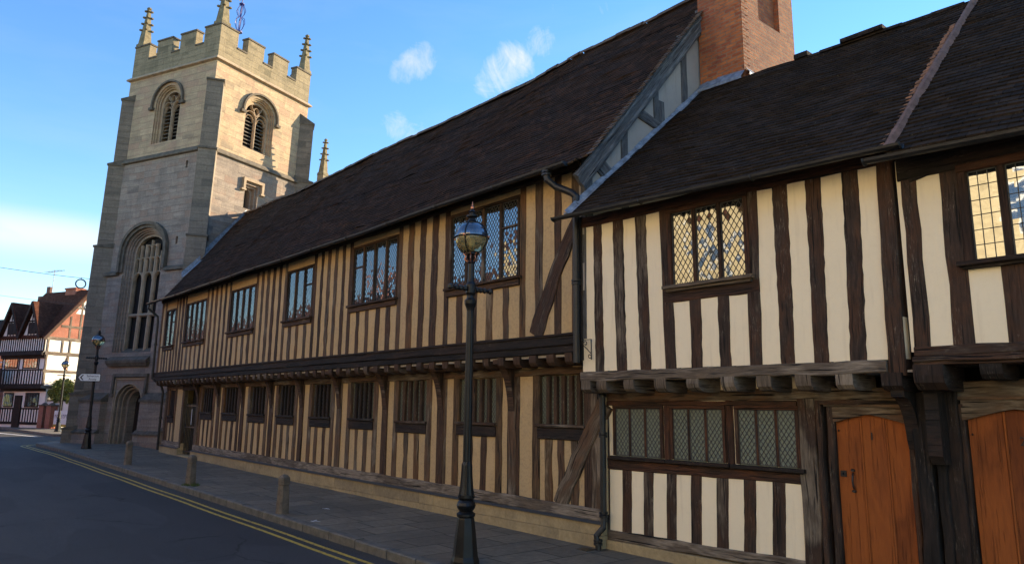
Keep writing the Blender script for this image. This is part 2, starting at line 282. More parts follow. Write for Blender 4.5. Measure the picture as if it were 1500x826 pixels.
# ------------------------------------------------------------------ mesh builder
class MB:
    def __init__(s, xf=None): s.v = []; s.f = []; s.uv = []; s.t = []; s.sm = []; s.xf = xf
    def face(s, pts, uvs=None, tone=0.0, smooth=False):
        b = len(s.v); s.v += [tuple(p) for p in pts]; s.f.append(tuple(range(b, b + len(pts))))
        if uvs is None:
            p = [Vector(q) for q in pts]; n = (p[1] - p[0]).cross(p[2] - p[0])
            if n.length < 1e-12 and len(p) > 3: n = (p[2] - p[0]).cross(p[3] - p[0])
            ax = max(range(3), key=lambda i: abs(n[i]))
            uvs = [((q[0] if ax != 0 else q[1]), (q[2] if ax != 2 else q[1])) for q in p]
        s.uv.append(uvs); s.t.append(tone); s.sm.append(smooth)
    def box(s, x0, x1, y0, y1, z0, z1, tone=0.0):
        a = [(x0, y0, z0), (x1, y0, z0), (x1, y1, z0), (x0, y1, z0), (x0, y0, z1), (x1, y0, z1), (x1, y1, z1), (x0, y1, z1)]
        for f in ((0, 3, 2, 1), (4, 5, 6, 7), (0, 1, 5, 4), (1, 2, 6, 5), (2, 3, 7, 6), (3, 0, 4, 7)): s.face([a[i] for i in f], tone=tone)
    def hexa(s, a, tone=0.0):
        for f in ((0, 3, 2, 1), (4, 5, 6, 7), (0, 1, 5, 4), (1, 2, 6, 5), (2, 3, 7, 6), (3, 0, 4, 7)): s.face([a[i] for i in f], tone=tone)
    def prism(s, poly, fn, d0, d1, tone=0.0):
        """poly list of 2d pts, fn(u,v,d)->3d"""
        n = len(poly)
        s.face([fn(*p, d1) for p in poly], tone=tone); s.face([fn(*p, d0) for p in reversed(poly)], tone=tone)
        L = 0
        for i in range(n):
            p, q = poly[i], poly[(i + 1) % n]; l = math.dist(p, q)
            s.face([fn(*p, d0), fn(*q, d0), fn(*q, d1), fn(*p, d1)], [(L, 0), (L + l, 0), (L + l, d1 - d0), (L, d1 - d0)], tone); L += l
    def timber(s, p0, p1, w, d=.1, nrm=(0, -1, 0), tone=None, jit=.010, w1=None, seg=.3, curve=0):
        """timber whose FRONT centre line runs p0-p1; depth d goes behind"""
        p0 = Vector(p0); p1 = Vector(p1); n = Vector(nrm).normalized(); ax = p1 - p0; L = ax.length; ax.normalize()
        side = ax.cross(n).normalized(); k = max(1, int(L / seg)); w1 = w1 if w1 else w
        if tone is None: tone = rnd.uniform(-.16, .16)
        ou = rnd.uniform(0, 40); ov = rnd.uniform(0, 40); rows = []
        for i in range(k + 1):
            t = i / k; c = p0 + ax * L * t + side * curve * math.sin(math.pi * t)
            ww = (w + (w1 - w) * t) / 2; j = jit if 0 < i < k else jit * .4
            a = ww + rnd.uniform(-j, j); b = ww + rnd.uniform(-j, j); o = n * rnd.uniform(-j, j) * .3
            ch = min(.012, ww * .3)
            rows.append((c - side * a - n * d, c - side * a - n * ch + o, c - side * (a - ch) + o, c + side * (b - ch) + o, c + side * b - n * ch + o, c + side * b - n * d, L * t))
        us = [0, d, d + .01, d + w, d + w + .01, d * 2 + w]
        for i in range(k):
            A, B = rows[i], rows[i + 1]
            for q in range(5):
                s.face([A[q], A[q + 1], B[q + 1], B[q]], [(ou + us[q], ov + A[6]), (ou + us[q + 1], ov + A[6]), (ou + us[q + 1], ov + B[6]), (ou + us[q], ov + B[6])], tone)
        for rr, fl in ((rows[0], 0), (rows[-1], 1)):
            P = list(rr[:6]); P = P if fl else P[::-1]
            s.face(P, [(ou + .2 * (x % 3), ov + .1 * x) for x in range(6)], tone)
    def lathe(s, prof, c=(0, 0, 0), n=16, axis='z', tone=0.0, flute=0, smooth=True):
        rings = []
        for r, z in prof:
            ring = []
            for i in range(n):
                a = 2 * math.pi * i / n; rr = r * (1 - flute * (i % 2)) if flute else r
                ring.append((c[0] + rr * math.cos(a), c[1] + rr * math.sin(a), c[2] + z))
            rings.append(ring)
        for k in range(len(rings) - 1):
            for i in range(n):
                j = (i + 1) % n
                s.face([rings[k][i], rings[k][j], rings[k + 1][j], rings[k + 1][i]], tone=tone, smooth=smooth)
        if prof[0][0] > 1e-4: s.face(rings[0][::-1], tone=tone)
        if prof[-1][0] > 1e-4: s.face(rings[-1], tone=tone)
    def tube(s, pts, r, n=6, tone=0.0, smooth=True):
        pts = [Vector(p) for p in pts]; rings = []; prev = None
        for i, p in enumerate(pts):
            d = (pts[min(i + 1, len(pts) - 1)] - pts[max(i - 1, 0)]).normalized()
            u = d.cross(Vector((0, 0, 1)) if abs(d.z) < .95 else Vector((0, 1, 0))).normalized()
            if prev is not None:
                u = (prev - d * prev.dot(d)).normalized()
            prev = u; w = d.cross(u)
            rings.append([p + (u * math.cos(2 * math.pi * k / n) + w * math.sin(2 * math.pi * k / n)) * r for k in range(n)])
        for k in range(len(rings) - 1):
            for i in range(n):
                j = (i + 1) % n; s.face([rings[k][i], rings[k][j], rings[k + 1][j], rings[k + 1][i]], tone=tone, smooth=smooth)
        s.face(rings[0][::-1], tone=tone); s.face(rings[-1], tone=tone)
    def build(s, name, mat, parent=None, merge=False):
        me = bpy.data.meshes.new(name)
        v = [s.xf(*p) for p in s.v] if s.xf else s.v
        me.from_pydata(v, [], s.f)
        uvl = me.uv_layers.new(name='UVMap'); flat = []
        for u in s.uv:
            for q in u: flat += [q[0], q[1]]
        uvl.data.foreach_set('uv', flat)
        at = me.attributes.new('tone', 'FLOAT', 'FACE'); at.data.foreach_set('value', s.t)
        me.polygons.foreach_set('use_smooth', s.sm)
        me.materials.append(mat if not isinstance(mat, str) else M[mat])
        if merge:
            import bmesh
            bm = bmesh.new(); bm.from_mesh(me); bmesh.ops.remove_doubles(bm, verts=bm.verts, dist=1e-4)
            bmesh.ops.recalc_face_normals(bm, faces=bm.faces); bm.to_mesh(me); bm.free()
        me.update()
        o = bpy.data.objects.new(name, me); COL.objects.link(o)
        if parent: o.parent = parent
        return o

class TG:
    """a set of timbers, each built as an object of its own"""
    def __init__(s): s.m = []
    def timber(s, *a, **k):
        m_ = MB(); m_.timber(*a, **k); s.m.append(m_)
    def build(s, name, mat, parent=None, alt=None, p=.0): return [m_.build(name, rnd.choice(alt) if alt and rnd.random() < p else mat, parent) for m_ in s.m]
def thing(name, label, cat, loc=(0, 0, 0), rz=0, group=None):
    o = bpy.data.objects.new(name, None); COL.objects.link(o); o.location = loc; o.rotation_euler = (0, 0, rz)
    o.empty_display_size = .2
    o['label'] = label; o['category'] = cat
    if group: o['group'] = group
    return o
def tag(o, label, cat, group=None):
    o['label'] = label; o['category'] = cat
    if group: o['group'] = group
    return o
def struct(o): o['kind'] = 'structure'; return o
def copy_tree(o, parent=None):
    c = o.copy(); COL.objects.link(c)
    if parent: c.parent = parent
    for ch in list(o.children): copy_tree(ch, c)
    return c
def boxuv(o):
    me = o.data; uvl = me.uv_layers[0] if me.uv_layers else me.uv_layers.new(name='UVMap')
    for p in me.polygons:
        n = p.normal; ax = max(range(3), key=lambda i: abs(n[i]))
        for li in p.loop_indices:
            q = me.vertices[me.loops[li].vertex_index].co
            uvl.data[li].uv = ((q.x if ax != 0 else q.y), (q.z if ax != 2 else q.y))
def cut(o, cutters):
    for c in cutters:
        md = o.modifiers.new('b', 'BOOLEAN'); md.operation = 'DIFFERENCE'; md.object = c; md.solver = 'EXACT'
    dg = bpy.context.evaluated_depsgraph_get(); dg.update()
    me = bpy.data.meshes.new_from_object(o.evaluated_get(dg)); old = o.data
    o.modifiers.clear(); o.data = me
    for c in cutters: bpy.data.objects.remove(c)
    boxuv(o)
def text_mesh(name, txt, size, mat, parent, M4, ext=.003, align='CENTER'):
    cu = bpy.data.curves.new(name, 'FONT'); cu.body = txt; cu.size = size; cu.align_x = align; cu.align_y = 'CENTER'; cu.extrude = ext; cu.space_line = .85
    t = bpy.data.objects.new(name, cu); COL.objects.link(t)
    dg = bpy.context.evaluated_depsgraph_get(); dg.update()
    me = bpy.data.meshes.new_from_object(t.evaluated_get(dg)); bpy.data.objects.remove(t)
    me.transform(M4); me.materials.clear(); me.materials.append(M[mat])
    o = bpy.data.objects.new(name, me); COL.objects.link(o); o.parent = parent; return o

# ------------------------------------------------------------------ ground
def gz(x):
    return (-.20 - .0145 * (x + 8.3)) if x > -33 else .158
def sheet(name, mat, pts_rows, dz, xs):
    """strip with y-range function: pts_rows(x)->(y0,y1)"""
    mb = MB()
    for a, b in zip(xs[:-1], xs[1:]):
        ya, yb = pts_rows(a), pts_rows(b); za, zb = gz(a) + dz, gz(b) + dz
        mb.face([(a, ya[0], za), (b, yb[0], zb), (b, yb[1], zb), (a, ya[1], za)])
    return struct(mb.build(name, mat, None))
def frange(a, b, st):
    n = max(1, int(round((b - a) / st))); return [a + (b - a) * i / n for i in range(n + 1)]
KY = -2.40; KX = -41.0   # kerb line, corner with side lane
mb = MB()
for a, b in zip([-600, -200, -60, -33, 30, 400][:-1], [-600, -200, -60, -33, 30, 400][1:]):
    za = gz(min(a, 30)) - .25; zb = gz(min(b, 30)) - .25
    mb.face([(a, -400, za), (b, -400, zb), (b, 600, zb), (a, 600, za)])
struct(mb.build('ground', 'earth'))
sheet('road', 'asphalt', lambda x: (-11.4, KY + .02 if x > KX - .1 else 1.2), -.13, [-150, -100, -60, -50.01, KX - .12] + frange(KX - .1, 12, 4))
mb = MB(); mb.face([(-49.8, 1.19, .032), (-41.6, 1.19, .032), (-46, 60, .032), (-54.2, 60, .032)]); struct(mb.build('side_road', 'asphalt'))
# pavement outline on the near (school) side with rounded corner
cr = 1.6
def pave(x):
    if x >= KX + cr: return (KY + .15, .6)
    t = (KX + cr - x) / cr; t = min(1, max(0, t)); return (KY + .15 + cr * (1 - math.sqrt(max(0, 1 - t * t))), 3.0)
xs = [KX + cr * (1 - math.cos(R(a))) for a in range(0, 91, 10)]
o = sheet('pavement', 'flag', pave, 0, xs + [-36, -34, -33] + frange(-32, 10, 2))
mb = MB(); mb.face([(KX, 2.9, .157), (-32.5, 2.9, .157), (-40, 40, .157), (-46.2, 40, .157)]); struct(mb.build('chapel_forecourt', 'flag'))
sheet('opposite_pavement', 'flag', lambda x: (-14.2, -11.4), -.01, frange(-90, 10, 10))
# kerb stones: one continuous kerb with a joint between stones
mb = MB(); path = []
for a in range(90, -1, -9): path.append((KX + cr * (1 - math.sin(R(a))), KY + cr * (1 - math.cos(R(a)))))
path = [(KX - .8, 14.0), (KX - .2, 4.0)] + path
x = path[-1][0]
while x < 10: x += rnd.uniform(.75, 1.1); path.append((x, KY))
for (xa, ya), (xb, yb) in zip(path[:-1], path[1:]):
    d = Vector((xb - xa, yb - ya, 0)); L = d.length; d.normalize(); nn = Vector((-d.y, d.x, 0)); g = .011
    A = Vector((xa, ya, 0)) + d * g; B = Vector((xb, yb, 0)) - d * g; j = rnd.uniform(-.006, .006); w = .17
    za, zb = gz(xa) + .006 + j, gz(xb) + .006 + j
    def P(p, o_, z): q = p + nn * o_; return (q.x, q.y, z)
    bot = -.2; ch = .018
    for (o0, z0), (o1, z1) in (((0, bot), (0, -ch)), ((0, -ch), (ch, 0)), ((ch, 0), (w, 0)), ((w, 0), (w, -.1))):
        mb.face([P(A, o0, za + z0), P(B, o0, zb + z0), P(B, o1, zb + z1), P(A, o1, za + z1)], tone=j)
    mb.face([P(A, 0, za + bot), P(A, 0, za - ch), P(A, ch, za), P(A, w, za), P(A, w, za + bot)])
    mb.face([P(B, 0, zb + bot), P(B, w, zb + bot), P(B, w, zb), P(B, ch, zb), P(B, 0, zb - ch)])
struct(mb.build('kerb', 'kerb'))
# far pavement across the side lane
mb = MB(); mb.face([(-120, -3.0, .158), (-50.2, .35, .158), (-49.5, 3.2, .158), (-54, 14, .158), (-120, 14, .158)]); struct(mb.build('far_pavement', 'flag'))
mb = MB()
for A, B in (((-120, -3.0), (-51, .31)), ((-51, .31), (-50.2, .6)), ((-50.2, .6), (-49.6, 3.2)), ((-49.6, 3.2), (-53, 14))):
    d = Vector((B[0] - A[0], B[1] - A[1], 0)).normalized(); n = Vector((d.y, -d.x, 0)) * .14
    mb.prism([(A[0], A[1]), (B[0], B[1]), (B[0] + n.x, B[1] + n.y), (A[0] + n.x, A[1] + n.y)], lambda u, v, d_: (u, v, d_), -.1, .162)
struct(mb.build('far_kerb', 'kerb'))
# opposite kerb
mb = MB(); mb.box(-90, 8, -11.42, -11.27, -.4, .13 - .12); 
# yellow lines
def line(name, off, w, mat='yellow', r=1.6):
    mb = MB(); c = (KX + r, KY + r); pts = []
    for a in range(90, -1, -6):
        rr = r + off; pts.append((c[0] - rr * math.sin(R(a)), c[1] - rr * math.cos(R(a))))
    pts = [(pts[0][0] - .02, 3.2)] + pts
    x = pts[-1][0]
    while x < 9: x += 1.0; pts.append((x, KY - off + .012 * math.sin(x * 1.3)))
    for (xa, ya), (xb, yb) in zip(pts[:-1], pts[1:]):
        d = Vector((xb - xa, yb - ya, 0)).normalized(); n = Vector((d.y, -d.x, 0)) * w
        mb.face([(xa, ya, gz(xa) - .126), (xa + n.x, ya + n.y, gz(xa) - .126), (xb + n.x, yb + n.y, gz(xb) - .126), (xb, yb, gz(xb) - .126)][::-1])
    return struct(mb.build(name, mat))
line('yellow_line', .30, .075); line('yellow_line', .50, .075)
mb = MB(); mb.face([(-90, -4.2, .0325), (-57.4, -1.75, .0325), (-50.5, -.75, .0325), (-50.5, -.6, .0325), (-57.4, -1.55, .0325), (-90, -3.95, .0325)]); struct(mb.build('white_road_line', 'white'))
# chalk marks on the flags
for (cx, cy, sc) in ((-14.16, -1.19, .16), (-12.93, -2.1, .17)):
    mb = MB()
    for k in range(5):
        a = rnd.uniform(0, 6.28); l = sc * rnd.uniform(.5, 1); px, py = cx + rnd.uniform(-.08, .08), cy + rnd.uniform(-.05, .05)
        d = Vector((math.cos(a), math.sin(a), 0)); n = Vector((-d.y, d.x, 0)) * .012; z = gz(px) + .005 + k * .0005
        q = [Vector((px, py, z)) - d * l / 2 - n, Vector((px, py, z)) + d * l / 2 - n, Vector((px, py, z)) + d * l / 2 + n, Vector((px, py, z)) - d * l / 2 + n]; mb.face(q)
    struct(mb.build('paint_mark', 'white'))

# ------------------------------------------------------------------ generic building bits (street facades look along -y)
def lattice(mb, x0, x1, z0, z1, y, w, h, t=.007, square=False):
    """lead cames over a light"""
    def seg(a, b):
        d = Vector((b[0] - a[0], b[1] - a[1])); 
        if d.length < .01: return
        d.normalize(); n = (-d.y * t / 2, d.x * t / 2)
        P = [(a[0] - n[0], a[1] - n[1]), (b[0] - n[0], b[1] - n[1]), (b[0] + n[0], b[1] + n[1]), (a[0] + n[0], a[1] + n[1])]
        mb.face([(p[0], y - .004, p[1]) for p in P]); 
        mb.face([(P[0][0], y, P[0][1]), (P[1][0], y, P[1][1]), (P[1][0], y - .004, P[1][1]), (P[0][0], y - .004, P[0][1])])
    if square:
        n = max(1, round((x1 - x0) / w)); k = max(1, round((z1 - z0) / h))
        for i in range(1, n): x = x0 + (x1 - x0) * i / n; seg((x, z0), (x, z1))
        for i in range(1, k): z = z0 + (z1 - z0) * i / k; seg((x0, z), (x1, z))
        return
    # lines u/w + v/h = k and u/w - v/h = k
    for sgn in (1, -1):
        lo = min(x0 / w + sgn * z0 / h, x0 / w + sgn * z1 / h, x1 / w + sgn * z0 / h, x1 / w + sgn * z1 / h)
        hi = max(x0 / w + sgn * z0 / h, x0 / w + sgn * z1 / h, x1 / w + sgn * z0 / h, x1 / w + sgn * z1 / h)
        for k in range(math.ceil(lo), math.floor(hi) + 1):
            pts = []
            for zz in (z0, z1):
                xx = (k - sgn * zz / h) * w
                if x0 <= xx <= x1: pts.append((xx, zz))
            for xx in (x0, x1):
                zz = (k - xx / w) * h * sgn
                if z0 < zz < z1: pts.append((xx, zz))
            if len(pts) >= 2: seg(pts[0], pts[1])

def window(parent, x0, x1, z0, z1, y, lights, mw=.07, fr=.06, mat='wood', glass='glass_d', qw=.08, qh=.115, sill=(.09, .09, 'wood'), transom=None, square=False, rec=.05, blight=None, label=None, lt=.008):
    """mullioned window; opening x0..x1 z0..z1; glass recessed by rec"""
    f = MB()
    f.timber((x0 - fr / 2, y, z0 - .0), (x0 - fr / 2, y, z1), fr, .12, jit=.003)
    f.timber((x1 + fr / 2, y, z0 - .0), (x1 + fr / 2, y, z1), fr, .12, jit=.003)
    f.timber((x0 - fr, y - .002, z1 + fr / 2), (x1 + fr, y - .002, z1 + fr / 2), fr, .12, jit=.003)
    n = lights; tot = x1 - x0; lw = (tot - mw * (n - 1)) / n; L = []
    for i in range(n):
        a = x0 + i * (lw + mw); L.append((a, a + lw))
        if i: f.timber((a - mw / 2, y + .012, z0), (a - mw / 2, y + .012, z1), mw, .1, jit=.003)
    for i in (transom or []):
        zt = z0 + (z1 - z0) * .66; f.timber((L[i][0], y + .02, zt), (L[i][1], y + .02, zt), .035, .05, jit=.001)
    fo = f.build('window', mat, parent)
    if label: fo['label'] = label
    g = MB(); yy = y + rec
    for a, b in L: g.face([(a - .01, yy, z0 - .01), (b + .01, yy, z0 - .01), (b + .01, yy, z1 + .01), (a - .01, yy, z1 + .01)], [(a, z0), (b, z0), (b, z1), (a, z1)])
    g.build('glass', glass, fo)
    l = MB()
    for a, b in L:
        lattice(l, a, b, z0, z1, yy - .001, qw, qh, t=lt, square=square)
        for q in ((a, a + .012, z0, z1), (b - .012, b, z0, z1), (a, b, z0, z0 + .012), (a, b, z1 - .012, z1)): l.box(q[0], q[1], yy - .009, yy - .002, q[2], q[3])
    l.build('leading', 'came', fo)
    if sill:
        s_ = MB(); s_.timber((x0 - fr - .06, y - sill[1], z0 - .035), (x1 + fr + .06, y - sill[1], z0 - .035), .05, sill[1] + .04, jit=.003)
        s_.timber((x0 - fr - .02, y - sill[1] * .35, z0 - .06 - sill[0] / 2), (x1 + fr + .02, y - sill[1] * .35, z0 - .06 - sill[0] / 2), sill[0], sill[1] * .35 + .04, jit=.004)
        s_.build('sill', sill[2], fo)
    return fo

def tiled(mb, P, nrm, s0f, s1f, t1, course, step=.018, seg=.4, t0=0.0):
    """P(s,t)->Vector point on roof plane; courses of overlapping tiles"""
    n = Vector(nrm); k = int((t1 - t0) / course)
    for c in range(k + 1):
        ta = t0 + c * course; tb = min(t1, ta + course)
        if tb - ta < .01: break
        sa, sb = s0f(ta), s1f(ta); m = max(2, int((sb - sa) / seg)); prev = None
        for i in range(m + 1):
            s = sa + (sb - sa) * i / m; hh = step * (1 + rnd.uniform(-.4, .6)) + (rnd.uniform(.01, .03) if rnd.random() < .02 else 0); dt = rnd.uniform(-.009, .009)
            lo = P(s, ta + dt) + n * hh; hi = P(s, tb + .01) + n * .001; un = P(s, ta + dt) - n * .004
            cur = (lo, hi, un, s)
            if prev:
                mb.face([prev[0], cur[0], cur[1], prev[1]], [(prev[3], ta + .003), (s, ta + .003), (s, tb), (prev[3], tb)])
                mb.face([prev[2], cur[2], cur[0], prev[0]], [(prev[3], ta + .05), (s, ta + .05), (s, ta + .06), (prev[3], ta + .06)])
            prev = cur

def ridge_tiles(mb, a, b, r=.11, L=.42):
    a = Vector(a); b = Vector(b); d = (b - a); n = int(d.length / L); d.normalize()
    side = d.cross(Vector((0, 0, 1))).normalized(); up = side.cross(d)
    for i in range(n):
        p = a + d * L * i; q = p + d * (L + .015); r2 = r * rnd.uniform(.95, 1.12); dz = Vector((0, 0, rnd.uniform(-.01, .015)))
        for k in range(6):
            a0, a1 = math.pi * k / 6, math.pi * (k + 1) / 6
            o0 = side * math.cos(a0) * r2 + up * (math.sin(a0) * r2 - .03) + dz; o1 = side * math.cos(a1) * r2 + up * (math.sin(a1) * r2 - .03) + dz
            mb.face([p + o0, p + o1, q + o1 * 1.0, q + o0], tone=.1, smooth=False)

def gutter(parent, x0, x1, y, zf, mat='iron', r=.06):
    mb = MB(); xs_ = frange(x0, x1, .9); prof = [(r * math.cos(a), r * math.sin(a)) for a in [math.pi + math.pi * i / 6 for i in range(7)]]
    for a, b in zip(xs_[:-1], xs_[1:]):
        za, zb = zf(a), zf(b)
        for (p, q), (p2, q2) in zip(prof[:-1], prof[1:]):
            mb.face([(a, y + p, za + q), (b, y + p, zb + q), (b, y + p2, zb + q2), (a, y + p2, za + q2)], smooth=True)
            mb.face([(a, y + p * .85, za + q * .85), (a, y + p2 * .85, za + q2 * .85), (b, y + p2 * .85, zb + q2 * .85), (b, y + p * .85, zb + q * .85)], smooth=True)
    for a in xs_[::2]:
        mb.tube([(a, y + r * 1.1 * math.cos(t), zf(a) + r * 1.1 * math.sin(t)) for t in [math.pi + math.pi * i / 6 for i in range(7)]], .012, 5)
    for a in (x0, x1): mb.face([(a, y + p, zf(a) + q) for p, q in prof])
    return mb.build('gutter', mat, parent)

def plaster_wall(parent, name, mat, x0, x1, z0, z1, y, holes, depth=.12):
    xs_ = sorted({x0, x1} | {v for h in holes for v in h[:2]} | set(frange(x0, x1, 1.0)[1:-1])); zs2 = sorted({z0, z1} | {v for h in holes for v in h[2:]})
    inh = lambda x, z: any(h[0] < x < h[1] and h[2] < z < h[3] for h in holes)
    mb = MB()
    for a, b in zip(xs_[:-1], xs_[1:]):
        for c, d in zip(zs2[:-1], zs2[1:]):
            if not inh((a + b) / 2, (c + d) / 2): mb.face([(a, y, c), (b, y, c), (b, y, d), (a, y, d)])
    for a, b, c, d in holes:
        mb.face([(a, y, c), (a, y + depth, c), (b, y + depth, c), (b, y, c)]); mb.face([(a, y, d), (b, y, d), (b, y + depth, d), (a, y + depth, d)])
        mb.face([(a, y, c), (a, y, d), (a, y + depth, d), (a, y + depth, c)]); mb.face([(b, y, c), (b, y + depth, c), (b, y + depth, d), (b, y, d)])
    mb.face([(x0, y, z0), (x0, y, z1), (x0, y + depth, z1), (x0, y + depth, z0)]); mb.face([(x1, y, z0), (x1, y + depth, z0), (x1, y + depth, z1), (x1, y, z1)])
    # back skin keeps daylight out
    mb.face([(x0, y + depth, z0), (x0, y + depth, z1), (x1, y + depth, z1), (x1, y + depth, z0)])
    return mb.build(name, mat, parent, merge=True)
def joist(parent, x, y0, y1, z0, z1, w, mat, name='joist_end', big=False):
    """projecting joist with rounded end: profile in yz"""
    mb = MB(); h = z1 - z0; pts = [(y1, z1), (y1, z0), (y0 + h * .9, z0), (y0 + h * .35, z0 + h * .06), (y0 + h * .05, z0 + h * .3), (y0, z0 + h * .6), (y0, z1)]
    pts = [(p[0] + rnd.uniform(-.008, .008), p[1] + rnd.uniform(-.006, .006)) for p in pts]
    t = rnd.uniform(-.1, .25); ou = rnd.uniform(0, 30)
    fn = lambda a, b, d: (x + d, a, b)
    mb.face([fn(*p, w / 2) for p in pts], [(ou + p[1], p[0]) for p in pts], t); mb.face([fn(*p, -w / 2) for p in reversed(pts)], [(ou + p[1], p[0]) for p in reversed(pts)], t)
    L = 0
    for i in range(len(pts)):
        p, q = pts[i], pts[(i + 1) % len(pts)]; l = math.dist(p, q)
        mb.face([fn(*p, -w / 2), fn(*q, -w / 2), fn(*q, w / 2), fn(*p, w / 2)], [(ou, L), (ou, L + l), (ou + w, L + l), (ou + w, L)], t); L += l
    return mb.build(name, mat, parent)

def bracket(parent, x, yf, yb, z0, z1, w, mat, name='curved_bracket'):
    """curved brace from a post up to the jetty"""
    mb = MB(); pts = [(yb, z0), (yb, z1), (yf, z1), (yf, z1 - .08)]
    for i in range(1, 8):
        t = i / 8; pts.append((yf + (yb - .03 - yf) * math.sin(t * math.pi / 2) ** .8, z1 - .08 - (z1 - z0 - .08) * (1 - math.cos(t * math.pi / 2)) ** .9))
    mb.prism(pts, lambda a, b, d: (x + d, a, b), -w / 2, w / 2, tone=rnd.uniform(-.1, .1))
    return mb.build(name, mat, parent)

def pipe(parent, pts, r=.045, collars=(), name='downpipe', mat='iron'):
    mb = MB(); mb.tube(pts, r, 10)
    for c in collars: mb.lathe([(r * 1.02, -.03), (r * 1.45, -.03), (r * 1.45, .0), (r * 1.2, .01), (r * 1.45, .02), (r * 1.45, .05), (r * 1.02, .05)], c, 10)
    return mb.build(name, mat, parent)

# ------------------------------------------------------------------ the long timber-framed school
sch = thing('timber_framed_building', 'long timber-framed building with tan plaster between close dark studs and a steep tiled roof', 'building', (-8.3, 0, 0))
sch.location = (0, 0, 0)
XR, XL = -8.3, -31.15
ptop = lambda x: .36 + (-8.3 - x) * .0090       # top of the sill beam
mb = MB(); mb.box(XL + .02, XL + .15, .2, 7.5, 3.05, 5.9); mb.build('end_wall', 'plaster_tan', sch)
mb = MB(); mb.box(XL + .3, XL + .45, .6, 7, .2, 3); mb.build('end_wall', 'plaster_tan', sch)
mb = MB(); mb.box(-35, XR + .1, 7.9, 8.1, 0, 5.95); mb.build('rear_wall', 'plaster_tan', sch)  # unseen wall, extended to the tower to block sun through the gap
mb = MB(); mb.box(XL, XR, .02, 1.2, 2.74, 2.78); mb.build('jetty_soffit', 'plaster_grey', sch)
mb = MB(); mb.box(-28.9, -27.2, .75, .8, .0, 2.78); mb.build('passage_back', 'dark', sch)
UW = [(-30.48, -29.40, 4.10, 5.42, 2, [1]), (-28.10, -26.10, 4.12, 5.45, 4, [0]), (-23.75, -21.85, 4.18, 5.45, 4, []), (-19.55, -18.03, 4.20, 5.52, 3, [2]), (-15.85, -13.92, 4.27, 5.62, 4, [0]), (-11.88, -9.86, 4.23, 5.66, 4, [3])]
UWL = ['two-light leaded window at the church end', 'four-light leaded window, second from the church end', 'four-light leaded window without a transom', 'three-light leaded window', 'four-light leaded window, second from the white house', 'widest four-light leaded window, beside the diagonal brace']
plaster_wall(sch, 'upper_plaster', 'plaster_tan', XL, XR, 3.05, 5.95, .014, [(w[0] - .03, w[1] + .03, w[2] - .03, w[3] + .03) for w in UW])
up = TG(); zb, zt = 3.11, 5.86
def studs_between(mb, a, b, n, z0, z1, w, y, whites_first=True, mat=None):
    """n studs evenly placed so that there are n+1 plaster strips between a and b"""
    gap = ((b - a) - n * w) / (n + 1)
    for i in range(n):
        x = a + gap * (i + 1) + w * (i + .5); dx = rnd.uniform(-.02, .02)
        mb.timber((x + dx, y, z0), (x + rnd.uniform(-.02, .02), y, z1), w * rnd.uniform(.82, 1.18), .12, jit=.018, seg=.22, curve=rnd.uniform(-.016, .016))
for (x0, x1, z0, z1, n, tr), lb in zip(UW, UWL):
    window(sch, x0, x1, z0, z1, -.012, n, mw=.075, fr=.06, mat='wood', glass='glass_d', sill=(.12, .08, 'wood'), transom=tr, label=lb)
    for x in (x0 - .14, x1 + .14): up.timber((x, 0, zb), (x, 0, zt), .16, .12, tone=rnd.choice([-.02, .05, .1]), jit=.008)
    nn = {2: 3, 4: 4, 3: 3}[n]; studs_between(up, x0 - .07, x1 + .07, nn, zb, z0 - .18, .18, 0)
posts = [XL + .12]
for w in UW: posts += [w[0] - .22, w[1] + .22]
for (a, b, n) in ((XL + .17, UW[0][0] - .22, 1), (UW[0][1] + .22, UW[1][0] - .22, 2), (UW[1][1] + .22, UW[2][0] - .22, 4), (UW[2][1] + .22, UW[3][0] - .22, 4), (UW[3][1] + .22, UW[4][0] - .22, 4), (UW[4][1] + .22, UW[5][0] - .22, 3)):
    if n > 1: studs_between(up, a, b, n, zb, zt, .205 if n < 4 else .175, 0)
up.timber((XL + .09, -.005, zb), (XL + .09, -.005, zt), .2, .15)
for x, w in ((-9.30, .20), (-8.83, .17), (-8.40, .2)): up.timber((x, 0, zb), (x + .01, 0, zt), w, .12, tone=.06)
up.timber((XL - .1, -.02, zt + .04), (XR, -.02, zt + .06), .18, .2, tone=-.05)
up.build('upper_stud', 'wood', sch, ('wood_mid', 'wood_gold'), .5)
br = MB(); br.timber((-9.36, -.02, 3.12), (-8.33, -.02, 5.0), .34, .12, tone=.14, jit=.02, curve=-.06, w1=.26, seg=.2); br.build('brace', 'wood2', sch)
# jetty
mb = MB(); mb.timber((XL - .05, -.07, 3.0), (XR - .01, -.07, 3.0), .17, .2, tone=-.02, jit=.008); mb.timber((XL - .05, -.045, 2.85), (XR - .01, -.045, 2.85), .12, .2, tone=-.1, jit=.006)
mb.timber((XL - .05, -.095, 3.09), (XR - .01, -.095, 3.09), .045, .2, tone=.05, jit=.006)
mb.build('jetty_beam', 'wood_black', sch)
x = XL + .25
while x < XR - .2:
    joist(sch, x, -.03 + rnd.uniform(-.02, .02), .6, 2.60, 2.79, .17, 'wood', 'joist_end'); x += .43
LP = [-10.42, -12.64, -14.80, -16.95, -19.05, -21.02, -23.18, -25.25, -27.22]
low = TG(); lpale = TG()
zl = lambda x: ptop(x) - .01; zh = 2.50
for x in LP:
    (low).timber((x, .385, zl(x)), (x, .385, 2.78), .235, .14, tone=rnd.uniform(-.1, .1))
    bracket(sch, x, -.0, .40, 1.78, 2.76, .17, 'wood')
for x in (XL + .38, -28.86, -27.28 - .0): low.timber((x, .38, zl(x)), (x, .38, 2.7), .18, .14)
